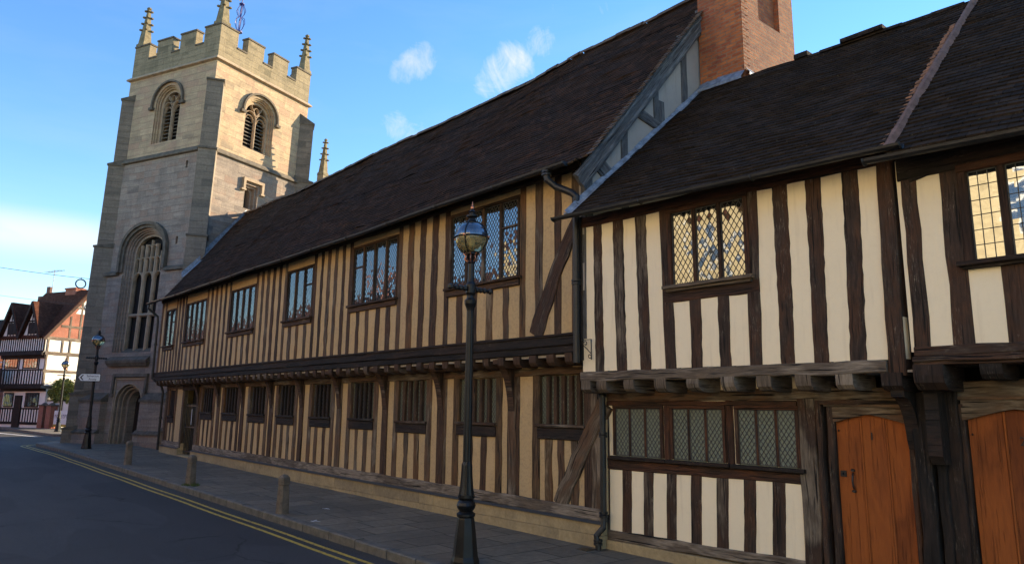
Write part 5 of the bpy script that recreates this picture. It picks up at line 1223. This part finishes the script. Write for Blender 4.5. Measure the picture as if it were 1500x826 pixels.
mb = MB(); mb.lathe([(0, -.07), (.035, -.05), (.04, .03), (.02, .09), (.02, .12)], (0, 0, gc - .05), 12); mb.build('bulb', 'bulb', LT)
l2 = copy_tree(LT); l2.location = (-33.82, -1.57, .158); l2.scale = (.97, .97, .935); l2['label'] = 'black street lamp carrying a white direction sign before the church tower'
l3 = copy_tree(LT); l3.location = (-54.94, 1.09, .158); l3.scale = (.95, .95, .92); l3['label'] = 'black street lamp farthest away, before the sunlit white gable'
# direction sign
SG = thing('direction_sign', 'white direction sign with a black left arrow, fixed to the lamp post by the church', 'sign', (-33.72, -1.62, 2.93), R(63))
mb = MB()
hw_, hh = .37, .155
out = [(-hw_ - .08, 0), (-hw_ + .03, -hh), (hw_ - .02, -hh), (hw_, -hh + .02), (hw_, hh - .02), (hw_ - .02, hh), (-hw_ + .03, hh)]
mb.prism(out, lambda u, v, d: (u - .09, -d, v), .06, .075); mb.build('border', 'black', SG)
mb = MB(); inn = [(u * .955, v * .88) for u, v in out]; mb.prism(inn, lambda u, v, d: (u - .095, -d, v), .074, .078); mb.build('panel', 'white', SG)
mb = MB(); mb.prism([(-.36, 0), (-.27, .10), (-.22, .10), (-.30, 0), (-.22, -.10), (-.27, -.10)], lambda u, v, d: (u - .11, -d, v), .078, .082); mb.build('arrow', 'black', SG)
Q = Matrix.Translation((-.01, -.080, .058)) @ Matrix.Rotation(R(90), 4, 'X'); text_mesh('lettering', 'Salvation', .125, 'navy', SG, Q)
Q = Matrix.Translation((-.01, -.080, -.065)) @ Matrix.Rotation(R(90), 4, 'X'); text_mesh('lettering', 'Army', .125, 'navy', SG, Q)
mb = MB(); mb.tube([(0.05, .06, .06), (.05, -.07, .06)], .012, 6); mb.tube([(0.05, .06, -.06), (.05, -.07, -.06)], .012, 6); mb.build('clip', 'iron_lamp', SG)
# bollards
def bollard(loc, label, rz):
    b = thing('bollard', label, 'bollard', loc, rz, 'stone bollards along the kerb')
    mb = MB()
    def oct_(r, z, c=.35): k = r * (1 - c); return [(-k, -r, z), (k, -r, z), (r, -k, z), (r, k, z), (k, r, z), (-k, r, z), (-r, k, z), (-r, -k, z)]
    lv = [(.105, -.1), (.10, .05), (.085, .5)]
    def stack(mb, lv, c=.3):
        for (r0, a), (r1, b_) in zip(lv[:-1], lv[1:]):
            A, B = oct_(r0, a, c), oct_(r1, b_, c)
            for i in range(8): j = (i + 1) % 8; mb.face([A[i], A[j], B[j], B[i]])
        mb.face(oct_(*lv[-1], c))
    stack(mb, lv); mb.build('shaft', 'bollard', b)
    m2 = MB(); stack(m2, [(.07, .49), (.075, .52), (.088, .54), (.092, .62), (.085, .67), (.05, .71), (.01, .725)]); m2.build('cap', 'bollard', b)
    return b
bollard((-14.1, -2.2, gz(-14.1)), 'nearest stone bollard on the kerb, on a pale slab', .1)
bollard((-19.58, -2.15, gz(-19.6)), 'stone bollard with a grass tuft at its foot, middle of the three', .2)
bollard((-25.97, -2.0, gz(-26)), 'farthest stone bollard, near the lamp by the church', 0)
mb = MB()
for k in range(240):
    a = rnd.uniform(0, 6.28); r_ = rnd.uniform(.09, .26); px, py = -19.5 + r_ * math.cos(a) * 1.1, -2.17 + r_ * math.sin(a) * .8; h = rnd.uniform(.03, .11) * (1.2 - r_ * 2.5); q = rnd.uniform(0, 6.28); z = gz(px)
    d = Vector((math.cos(q), math.sin(q), 0)); mb.face([Vector((px, py, z)) - d * .01, Vector((px, py, z)) + d * .01, Vector((px, py, z + max(.02, h))) + Vector((rnd.uniform(-.03, .03), rnd.uniform(-.03, .03), 0))])
o = mb.build('grass_tuft', 'green'); o['kind'] = 'stuff'; tag(o, 'tuft of grass growing at the foot of a bollard', 'grass')

# ------------------------------------------------------------------ far houses across the side lane
FO = Vector((-63.8, 1.1, .158)); FR = R(25)
def FXY(x, y): return (FO.x + x * math.cos(FR) - y * math.sin(FR), FO.y + x * math.sin(FR) + y * math.cos(FR), FO.z)
FH = thing('timber_framed_house', 'far black-and-white gabled house with a sunlit brick and white gable wall', 'house', FO, FR); FH.scale = (.85, 1, 1)
xl, xr, dp = -5.4, .5, 5.8
mb = MB(); mb.box(xl, xr - .02, -.25, dp, 5.4, 6.6); mb.box(xl + .1, xr - .02, .05, dp, 2.9, 5.4); mb.box(xl + .2, xr - .02, .35, dp, -.3, 2.9); mb.build('wall', 'plaster_white', FH)
mb = MB(); mb.prism([(0, 6.5), (dp, 6.5), (dp / 2, 10.1)], lambda u, v, d: (d, u, v), xr - .3, xr - .0); mb.build('brick_gable', 'brick_far', FH)
fr = MB(); X = xr + .03; nx = (1, 0, 0)
for z, w in ((6.45, .22), (5.35, .24), (4.05, .2), (2.9, .2)): fr.timber((X, -.1, z), (X, dp, z), w, .1, nx, tone=.1)
for y, z0, z1 in ((.05, 2.9, 6.4), (1.15, 5.4, 6.4), (1.75, 5.4, 6.4), (3.0, 2.9, 6.4), (1.7, 4.1, 5.3), (1.6, 6.5, 8.2), (2.4, 6.5, 9.4), (3.3, 6.5, 9.4), (4.2, 6.5, 8.2), (5.6, 2.9, 6.4), (4.3, 4.1, 6.4)): fr.timber((X - .005, y, z0), (X - .005, y, z1), .16, .1, nx, tone=.1)
fr.timber((X, .9, 7.4), (X, 4.9, 7.4), .18, .1, nx); fr.timber((X, 1.9, 8.9), (X, 3.9, 8.9), .16, .1, nx)
fr.build('gable_frame', 'wood_grey', FH)
mb = MB(); mb.lathe([(.0, 0), (.34, 0), (.34, .04), (0, .04)], (0, 0, 0), 20); ob_ = mb.build('gable_roundel', 'white', FH); ob_.location = (X - .0, dp / 2, 9.0); ob_.rotation_euler = (0, R(90), 0)
mb = MB(); mb.lathe([(.0, 0), (.18, 0), (.18, .05), (0, .05)], (0, 0, 0), 20); o2 = mb.build('roundel_centre', 'brick_far', ob_)
mb = MB(); mb.prism([(1.9, 8.45), (3.9, 8.45), (dp / 2, 9.95)], lambda u, v, d: (d, u, v), xr, xr + .015); mb.build('gable_plaster', 'plaster_white', FH)
ff = MB()
def stripes(y, x0, x1, z0, z1, n, w=.13):
    for i in range(n + 1): x = x0 + (x1 - x0) * i / n; ff.timber((x, y, z0), (x, y, z1), w, .08, seg=2)
stripes(-.27, xl, xr, 5.45, 6.5, 20, .15)
for z, w, y in ((6.55, .2, -.3), (5.35, .32, -.34), (5.1, .25, -.1), (2.95, .35, -.1), (2.7, .2, .2), (4.15, .1, .02), (1.35, .12, .32), (.3, .2, .3)): ff.timber((xl, y, z), (xr, y, z), w, .12, seg=2, tone=-.1)
stripes(.02, xl + .2, xr - .15, 3.1, 4.1, 16, .14); stripes(.32, xl + .4, xr - .2, .4, 1.3, 15, .13)
for x in (xl + .1, -4.95, -3.0, -2.45, -.35, xr - .1): ff.timber((x, .02, 3), (x, .02, 5.3), .12, .1, seg=2)
ff.build('front_frame', 'wood_black', FH)
for (a, b, z0, z1, y, lab) in ((-4.85, -3.15, 4.25, 5.0, .0, 'glass_h'), (-2.3, -.5, 4.25, 5.0, .0, 'glass_h'), (-5.0, -3.7, 1.45, 2.5, .3, 'glass_x'), (-2.1, -.3, 1.45, 2.5, .3, 'glass_x')):
    m2 = MB(); m2.box(a, b, y, y + .1, z0, z1); fo = m2.build('window', 'wood_black', FH)
    n = 5; m3 = MB()
    for i in range(n): q = a + .06 + (b - a - .06) * i / n; m3.box(q, q + (b - a) / n - .07, y - .02, y - .005, z0 + .07, z1 - .06)
    m3.build('panes', lab, fo)
m2 = MB(); m2.box(-3.4, -2.5, .25, .4, -.1, 2.3); m2.build('door', 'wood_black', FH)
rf = MB()
def roofslab(mb, a, b, c, d, th=.12):
    a, b, c, d = map(Vector, (a, b, c, d)); n = (b - a).cross(d - a).normalized() * th
    L = (b - a).length; H = (d - a).length
    mb.face([a + n, b + n, c + n, d + n], [(0, 0), (L, 0), (L, H), (0, H)]); mb.face([a, d, c, b])
    for p, q in ((a, b), (b, c), (c, d), (d, a)): mb.face([p, q, q + n, p + n])
roofslab(rf, (xl - .2, -.35, 6.4), (xr + .25, -.35, 6.4), (xr + .25, dp / 2, 10.35), (xl - .2, dp / 2, 10.35))
roofslab(rf, (xr + .25, dp + .3, 6.4), (xl - .2, dp + .3, 6.4), (xl - .2, dp / 2, 10.35), (xr + .25, dp / 2, 10.35))
for c in (-1.15, -3.95):
    roofslab(rf, (c + 1.45, -.6, 6.45), (c + 1.45, 2.4, 6.45), (c, 2.4, 9.1), (c, -.6, 9.1)); roofslab(rf, (c - 1.45, 2.4, 6.45), (c - 1.45, -.6, 6.45), (c, -.6, 9.1), (c, 2.4, 9.1))
rfo = rf.build('roof', 'tile_far', FH)
for c in (-1.15, -3.95):
    m2 = MB(); m2.prism([(c - 1.25, 6.55), (c + 1.25, 6.55), (c, 8.85)], lambda u, v, d: (u, -d, v), -.2, .28); m2.build('front_gable', 'plaster_white', FH)
    m2 = MB()
    for s_ in (-1, 1): m2.timber((c + s_ * 1.42, -.62, 6.4), (c, -.62, 9.05), .2, .06, seg=3)
    for q in (-.6, -.2, .2, .6): m2.timber((c + q, -.30, 6.6), (c + q, -.30, 8.7 - abs(q) * 2.0), .14, .05, seg=3)
    m2.box(c - .5, c + .5, -.36, -.26, 6.75, 7.6); m2.timber((c - .9, -.31, 7.7), (c + .9, -.31, 7.7), .12, .05, seg=3); m2.build('gable_frame', 'wood_black', FH)
m2 = MB(); m2.timber((xr + .28, -.45, 6.3), (xr + .28, dp / 2, 10.28), .22, .08, nx, seg=3, tone=.15); m2.timber((xr + .28, dp + .3, 6.3), (xr + .28, dp / 2, 10.28), .22, .08, nx, seg=3, tone=.15); m2.build('barge_board', 'wood_red', FH)
m2 = MB(); m2.box(-2.3, -.9, dp / 2 - .4, dp / 2 + .4, 9.4, 10.5); m2.box(-2.36, -.84, dp / 2 - .46, dp / 2 + .46, 10.5, 10.62); m2.build('chimney', 'brick_far', FH)
# hanging sign on the far house
p = FXY(-3.75, -.9)
HS = thing('hanging_sign', 'black hanging sign board with yellow lettering on the far black-and-white house', 'sign', (p[0], p[1], 3.75), FR + R(5))
m2 = MB(); m2.box(-.62, .62, -.03, .03, -.55, .65); m2.build('board', 'black', HS)
m2 = MB(); m2.box(-.36, .36, -.04, -.031, -.30, .02); m2.box(-.55, .55, -.04, -.031, -.5, -.38)
m2.build('orange_panel', 'amber', HS)
m2 = MB()
for z, a in ((.48, .45), (.33, .5), (.2, .35)):
    x = -a
    while x < a: w = rnd.uniform(.04, .13); m2.box(x, min(a, x + w), -.036, -.031, z - .035, z + .035); x += w + .035
m2.build('lettering', 'white', HS)
m2 = MB(); m2.tube([(0, .0, .65), (0, .0, .8), (0, .9, .8)], .03, 6); m2.build('arm', 'iron', HS)
# brick terrace to the left
p = FXY(-4.75, .6)
BT = thing('brick_house', 'dark red brick house with white sash windows at the far left', 'house', p, FR)
m2 = MB(); m2.box(-9, 0, 0, 7, -.4, 6.3); m2.build('wall', 'brick_dark', BT)
m2 = MB(); roofslab(m2, (-9.2, -.3, 6.2), (.1, -.3, 6.2), (.1, 3.5, 8.6), (-9.2, 3.5, 8.6)); roofslab(m2, (.1, 7.3, 6.2), (-9.2, 7.3, 6.2), (-9.2, 3.5, 8.6), (.1, 3.5, 8.6)); m2.build('roof', 'tile', BT)
for x in (-1.0, -3.2, -5.4, -7.6):
    for z in (1.0, 4.0):
        m2 = MB(); m2.box(x - .5, x + .5, -.05, .03, z, z + 1.6); fo = m2.build('window', 'white', BT)
        m2 = MB(); 
        for a, b in ((-.42, -.03), (.03, .42)):
            for c_, d_ in ((.08, .76), (.84, 1.52)): m2.box(x + a, x + b, -.065, -.052, z + c_, z + d_)
        m2.build('panes', 'glass_x', fo)
m2 = MB(); m2.box(-.9, .4, 2.2, 3.3, 6.5, 10.2); m2.box(-.4, -.1, 2.5, 2.8, 10.2, 11.0); chx = m2.build('chimney', 'brick_dark', BT)
m2 = MB(); m2.tube([(0, 2.7, 10.2), (0, 2.7, 12.4)], .03, 5); m2.tube([(-.8, 2.5, 12.2), (1.0, 2.9, 12.35)], .02, 5)
for k in range(6): q = -.7 + k * .3; m2.tube([(q, 2.3, 12.22 + k * .02), (q + .08, 3.0, 12.22 + k * .02)], .012, 4)
m2.build('television_aerial', 'lead', BT)
# gate piers, banner, hedge, white fence
for xx, lab in ((.68, 'brick gate pier against the far black-and-white house'), (1.50, 'brick gate pier beside the white banner')):
    t = thing('gate_pier', lab, 'gate pier', FXY(xx, .2), FR); m2 = MB(); m2.box(-.25, .25, -.25, .25, -.2, 1.55); m2.build('pier', 'brick_far', t); m2 = MB(); m2.box(-.3, .3, -.3, .3, 1.55, 1.65); m2.lathe([(.28, 1.65), (.1, 1.78), (0, 1.8)], n=4, smooth=False); m2.build('cap', 'tower_dark', t)
t = thing('wooden_gate', 'dark wooden gate between the two brick piers', 'gate', FXY(1.09, .2), FR); m2 = MB()
for k in range(4): m2.box(-.24 + k * .125, -.13 + k * .125, -.03, .03, 0.02, 1.45)
m2.build('planks', 'wood_black', t)
t = thing('banner', 'white banner with grey lettering and a yellow-green lower band behind the farthest lamp', 'banner', FXY(2.95, .1), FR)
m2 = MB(); m2.box(-.95, .95, -.02, .02, .3, 1.25); m2.build('sheet', 'white', t)
m2 = MB(); m2.box(-.95, .95, -.03, -.021, .12, .30); m2.build('band', 'yellow', t)
m2 = MB()
for k in range(9):
    x = -.78 + k * .17
    m2.tube([(x + .05 * math.cos(a), -.028, .85 + .13 * math.sin(a)) for a in [rnd.uniform(0, 1) + i * .6 for i in range(8)]], .014, 4)
m2.build('lettering', 'navy', t)
m2 = MB()
for s_ in (-.97, .97): m2.tube([(s_, .03, 0), (s_, .03, 1.35)], .03, 5)
m2.build('post', 'wood_black', t)
t = thing('picket_fence', 'white fence panel with dark posts below the hedge', 'fence', FXY(2.1, .55), FR)
m2 = MB(); m2.box(-1.8, 1.8, -.02, .02, .2, 1.9); m2.build('panel', 'plaster_white', t); m2 = MB()
for x in (-1.8, -.9, 0, .9, 1.8): m2.box(x - .05, x + .05, -.06, .06, 0, 2.0)
m2.box(-1.85, 1.85, -.05, .05, 1.9, 1.99); m2.build('post', 'wood_black', t)
def bush(name, label, loc, rx, ry, z0, z1, n=5200, leaf=.075):
    t = thing(name, label, 'shrub', loc, FR); m2 = MB()
    m2.tube([(0, 0, 0), (.05, 0, z0 + .3)], .05, 5); 
    for k in range(5): m2.tube([(0, 0, z0 * .7), (rnd.uniform(-rx, rx) * .7, rnd.uniform(-ry, ry) * .7, rnd.uniform(z0 + .3, z1 - .2))], .02, 4)
    m2.build('stem', 'wood_black', t); m2 = MB(); cl = [(rnd.uniform(-rx, rx), rnd.uniform(-ry, ry), rnd.uniform(z0, z1 - .1), rnd.uniform(.22, .42)) for _ in range(26)]
    for _ in range(n):
        c = rnd.choice(cl); d = Vector((rnd.gauss(0, 1), rnd.gauss(0, 1), rnd.gauss(0, 1))).normalized() * c[3] * rnd.uniform(.5, 1.1)
        p = Vector(c[:3]) + d; u = Vector((rnd.gauss(0, 1), rnd.gauss(0, 1), rnd.gauss(0, 1))).normalized() * leaf; v = u.orthogonal().normalized() * leaf * .5
        m2.face([p - u, p + v, p + u, p - v], tone=rnd.random())
    m2.build('foliage', 'leaf', t)
bush('garden_shrub', 'yellow-green shrub before the sunlit white gable wall, left of the far lamp', FXY(.98, .95), .42, .4, 1.95, 3.3)
bush('garden_shrub', 'yellow-green shrub before the sunlit white gable wall, right of the far lamp', FXY(2.25, .95), .5, .4, 1.95, 3.2)
# wires across the street
def wire(name, label, A, B, sagv, n=30, r=.012):
    m2 = MB(); A = Vector(A); B = Vector(B); m2.tube([A.lerp(B, i / n) - Vector((0, 0, sagv * 4 * (i / n) * (1 - i / n))) for i in range(n + 1)], r, 5)
    return tag(m2.build(name, 'iron'), label, 'wire')
wire('overhead_wire', 'thin wire strung across the street, carrying a ring', (-41.5, -14.2, 9.3), (-41.5, 1.5, 8.05), .45)
wire('overhead_wire', 'lower thin wire strung over the street towards the far roofs', (-58, -14.2, 9.9), (-61, 4.0, 8.9), .3)
m2 = MB(); m2.tube([(0, .22 * math.cos(a), .22 * math.sin(a)) for a in [2 * math.pi * i / 24 for i in range(25)]], .035, 6); m2.tube([(0, 0, .22), (0, 0, .33)], .01, 4)
rg = m2.build('wreath_ring', 'opal'); rg.location = (-41.5, -1.05, 7.72); tag(rg, 'round ring ornament hanging from the overhead wire against the sky', 'ornament')

# ------------------------------------------------------------------ the opposite side of the street (seen in the windows, throws light back)
def opposite(name, label, x0, x1, h, mat, roofm, yf=-14.2, rh=3.0, wmat='white', nwin=None):
    t = thing(name, label, 'house', (0, 0, 0)); m2 = MB(); m2.box(x0 + .03, x1 - .03, yf - 8, yf, -.6, h); m2.build('wall', mat, t)
    m2 = MB(); roofslab(m2, (x1, yf + .3, h - .1), (x0, yf + .3, h - .1), (x0, yf - 4, h + rh), (x1, yf - 4, h + rh)); roofslab(m2, (x0, yf - 8.3, h - .1), (x1, yf - 8.3, h - .1), (x1, yf - 4, h + rh), (x0, yf - 4, h + rh)); m2.build('roof', roofm, t)
    n = nwin or int((x1 - x0) / 3.2)
    for k in range(n):
        x = x0 + (x1 - x0) * (k + .5) / n
        for z in (1.0, 4.0, 6.7):
            if z + 1.7 > h: continue
            m2 = MB(); m2.box(x - .6, x + .6, yf - .02, yf + .05, z, z + 1.6); fo = m2.build('window', wmat, t); m2 = MB()
            for a, b in ((-.52, -.03), (.03, .52)):
                for c_, d_ in ((.08, .76), (.84, 1.52)): m2.box(x + a, x + b, yf + .052, yf + .06, z + c_, z + d_)
            m2.build('panes', 'glass_x', fo)
    m2 = MB(); m2.box(x0 + 1, x0 + 2, yf - 4.5, yf - 3.5, h + 1, h + rh + 1.6); m2.build('chimney', 'brick_far', t)
opposite('stone_house', 'pale yellow limestone house on the opposite side of the street', -27, 3, 9.6, 'limestone', 'tile_far')
opposite('brick_house', 'tall red brick house on the opposite side of the street', -46, -27.1, 7.4, 'brick_far', 'tile_far', rh=2.2)
opposite('brick_house', 'long low red brick house further along the opposite side', -88, -46.1, 6.6, 'brick_far', 'tile_far')

# ------------------------------------------------------------------ sky, sun
SAZ = R(4.0); SEL = R(18.0)
w = bpy.data.worlds.new('World'); scene.world = w; w.use_nodes = True
t = w.node_tree; t.nodes.clear(); nt = NT(t)
out = t.nodes.new('ShaderNodeOutputWorld')
sky = nt.n('ShaderNodeTexSky', {'sky_type': 'NISHITA', 'sun_disc': False, 'sun_elevation': SEL, 'sun_rotation': SAZ % (2 * math.pi), 'altitude': 50, 'air_density': 1.0, 'dust_density': .0, 'ozone_density': 1.6})
dirv = nt.n('ShaderNodeTexCoord').outputs['Generated']
def blob(d, a0, a1):
    d = Vector(d).normalized(); dt = nt.n('ShaderNodeVectorMath', {'operation': 'DOT_PRODUCT'}, _0=dirv, _1=tuple(d)).outputs['Value']
    return nt.n('ShaderNodeMapRange', {'interpolation_type': 'SMOOTHSTEP'}, Value=dt, _1=math.cos(R(a0)), _2=math.cos(R(a1)), _3=0.0, _4=1.0).outputs[0]
wisp = nt.noise(nt.mapping(dirv, (8.0, 3.0, 3.0), (0.0, R(-38), R(50))), 3.4, 12, .68, .9)
soft = nt.noise(nt.mapping(dirv, (1.5, 1.5, 6.5)), 2.4, 6, .55, .3)
wisp = nt.math('ADD', nt.math('MULTIPLY', wisp, .55), nt.math('MULTIPLY', nt.noise(nt.mapping(dirv, (4, 4, 5), (.3, .2, .5)), 4.2, 12, .72, 1.6), .45))
tot = None
for d, a0, a1, k in (((-.7714, .4744, .424), 1.7, 0, .9), ((-.7609, .483, .4325), 1.9, 0, 1.0), ((-.7509, .4915, .441), 1.9, 0, 1.0), ((-.7297, .508, .4576), 1.3, 0, .6),
                     ((-.7118, .5677, .4136), 2.0, 0, 1.0), ((-.6976, .576, .4256), 2.5, 0, 1.1), ((-.6836, .5842, .4375), 2.5, 0, 1.1), ((-.6503, .6014, .4641), 2.0, 0, .95),
                     ((-.7978, .4837, .3599), 2.0, 0, .8), ((-.7844, .5125, .3494), 2.2, 0, .9), ((-.61, .60, .51), 3.0, 0, .55), ((-.58, .63, .49), 3.0, 0, .55)):
    b = nt.math('MULTIPLY', blob(d, a0, a1), k); tot = b if tot is None else nt.math('MAXIMUM', tot, b)
wm = nt.math('MULTIPLY', nt.math('POWER', tot, .8), nt.ramp(nt.math('ADD', wisp, nt.math('MULTIPLY', nt.math('SUBTRACT', tot, .75), .35)), [(.47, 0.0), (.74, .72)]))
# low bank on the left, thin veil everywhere
sz = nt.n('ShaderNodeSeparateXYZ', None, Vector=dirv).outputs
band = nt.n('ShaderNodeMapRange', {'interpolation_type': 'SMOOTHSTEP'}, Value=sz[2], _1=.226, _2=.190, _3=0.0, _4=1.0).outputs[0]
low_ = nt.n('ShaderNodeMapRange', {'interpolation_type': 'SMOOTHSTEP'}, Value=sz[2], _1=.15, _2=.188, _3=.05, _4=1.0).outputs[0]
bank = nt.math('MULTIPLY', nt.math('MULTIPLY', nt.math('MULTIPLY', band, low_), blob((-.97, .06, .185), 15, 4)), nt.ramp(soft, [(.36, .25), (.60, .75)]))
veil = nt.math('MULTIPLY', nt.ramp(soft, [(.45, 0.0), (.85, .10)]), 1.0)
cm = nt.math('MAXIMUM', nt.math('MAXIMUM', wm, bank), veil, clamp=True)
CL = 3.1
hs = nt.n('ShaderNodeHueSaturation', None, Saturation=1.28, Hue=.508, Value=1.0, Color=sky.outputs[0]).outputs[0]
col = nt.mix(cm, hs, (CL, CL * .985, CL * .97, 1))
bg = nt.n('ShaderNodeBackground', None, Color=col, Strength=.115)
t.links.new(bg.outputs[0], out.inputs[0])
sd = bpy.data.lights.new('sun', 'SUN'); sd.energy = 5.0; sd.angle = R(.5); sd.color = (1, .80, .54)
so = bpy.data.objects.new('sun', sd); COL.objects.link(so)
sdir = Vector((math.sin(SAZ) * math.cos(SEL), math.cos(SAZ) * math.cos(SEL), math.sin(SEL)))
so.rotation_euler = sdir.to_track_quat('Z', 'Y').to_euler(); so.location = (0, 40, 40)

# ------------------------------------------------------------------ camera
F = 1090.0; PITCH = math.atan(208 / F); ROLL = .011; AZ = R(40.7)
fw0 = Vector((-math.cos(AZ), math.sin(AZ), 0)); rt0 = Vector((math.sin(AZ), math.cos(AZ), 0)); up0 = Vector((0, 0, 1))
fw = fw0 * math.cos(PITCH) + up0 * math.sin(PITCH); u1 = rt0.cross(fw)
rt = rt0 * math.cos(ROLL) + u1 * math.sin(ROLL); upv = u1 * math.cos(ROLL) - rt0 * math.sin(ROLL)
cd = bpy.data.cameras.new('camera'); cam = bpy.data.objects.new('camera', cd); COL.objects.link(cam)
cam.matrix_world = Matrix(((rt.x, upv.x, -fw.x, 0), (rt.y, upv.y, -fw.y, -8.6), (rt.z, upv.z, -fw.z, 1.9), (0, 0, 0, 1)))
cd.sensor_width = 36; cd.lens = F / 1500 * 36; cd.shift_y = -23 / 1500; cd.clip_start = .1; cd.clip_end = 2000
scene.camera = cam
vs = scene.view_settings; vs.view_transform = 'Standard'; vs.look = 'None'; vs.exposure = 1.62; vs.gamma = 1.0; vs.use_curve_mapping = False
scene.render.engine = 'CYCLES'
scene.cycles.max_bounces = 6
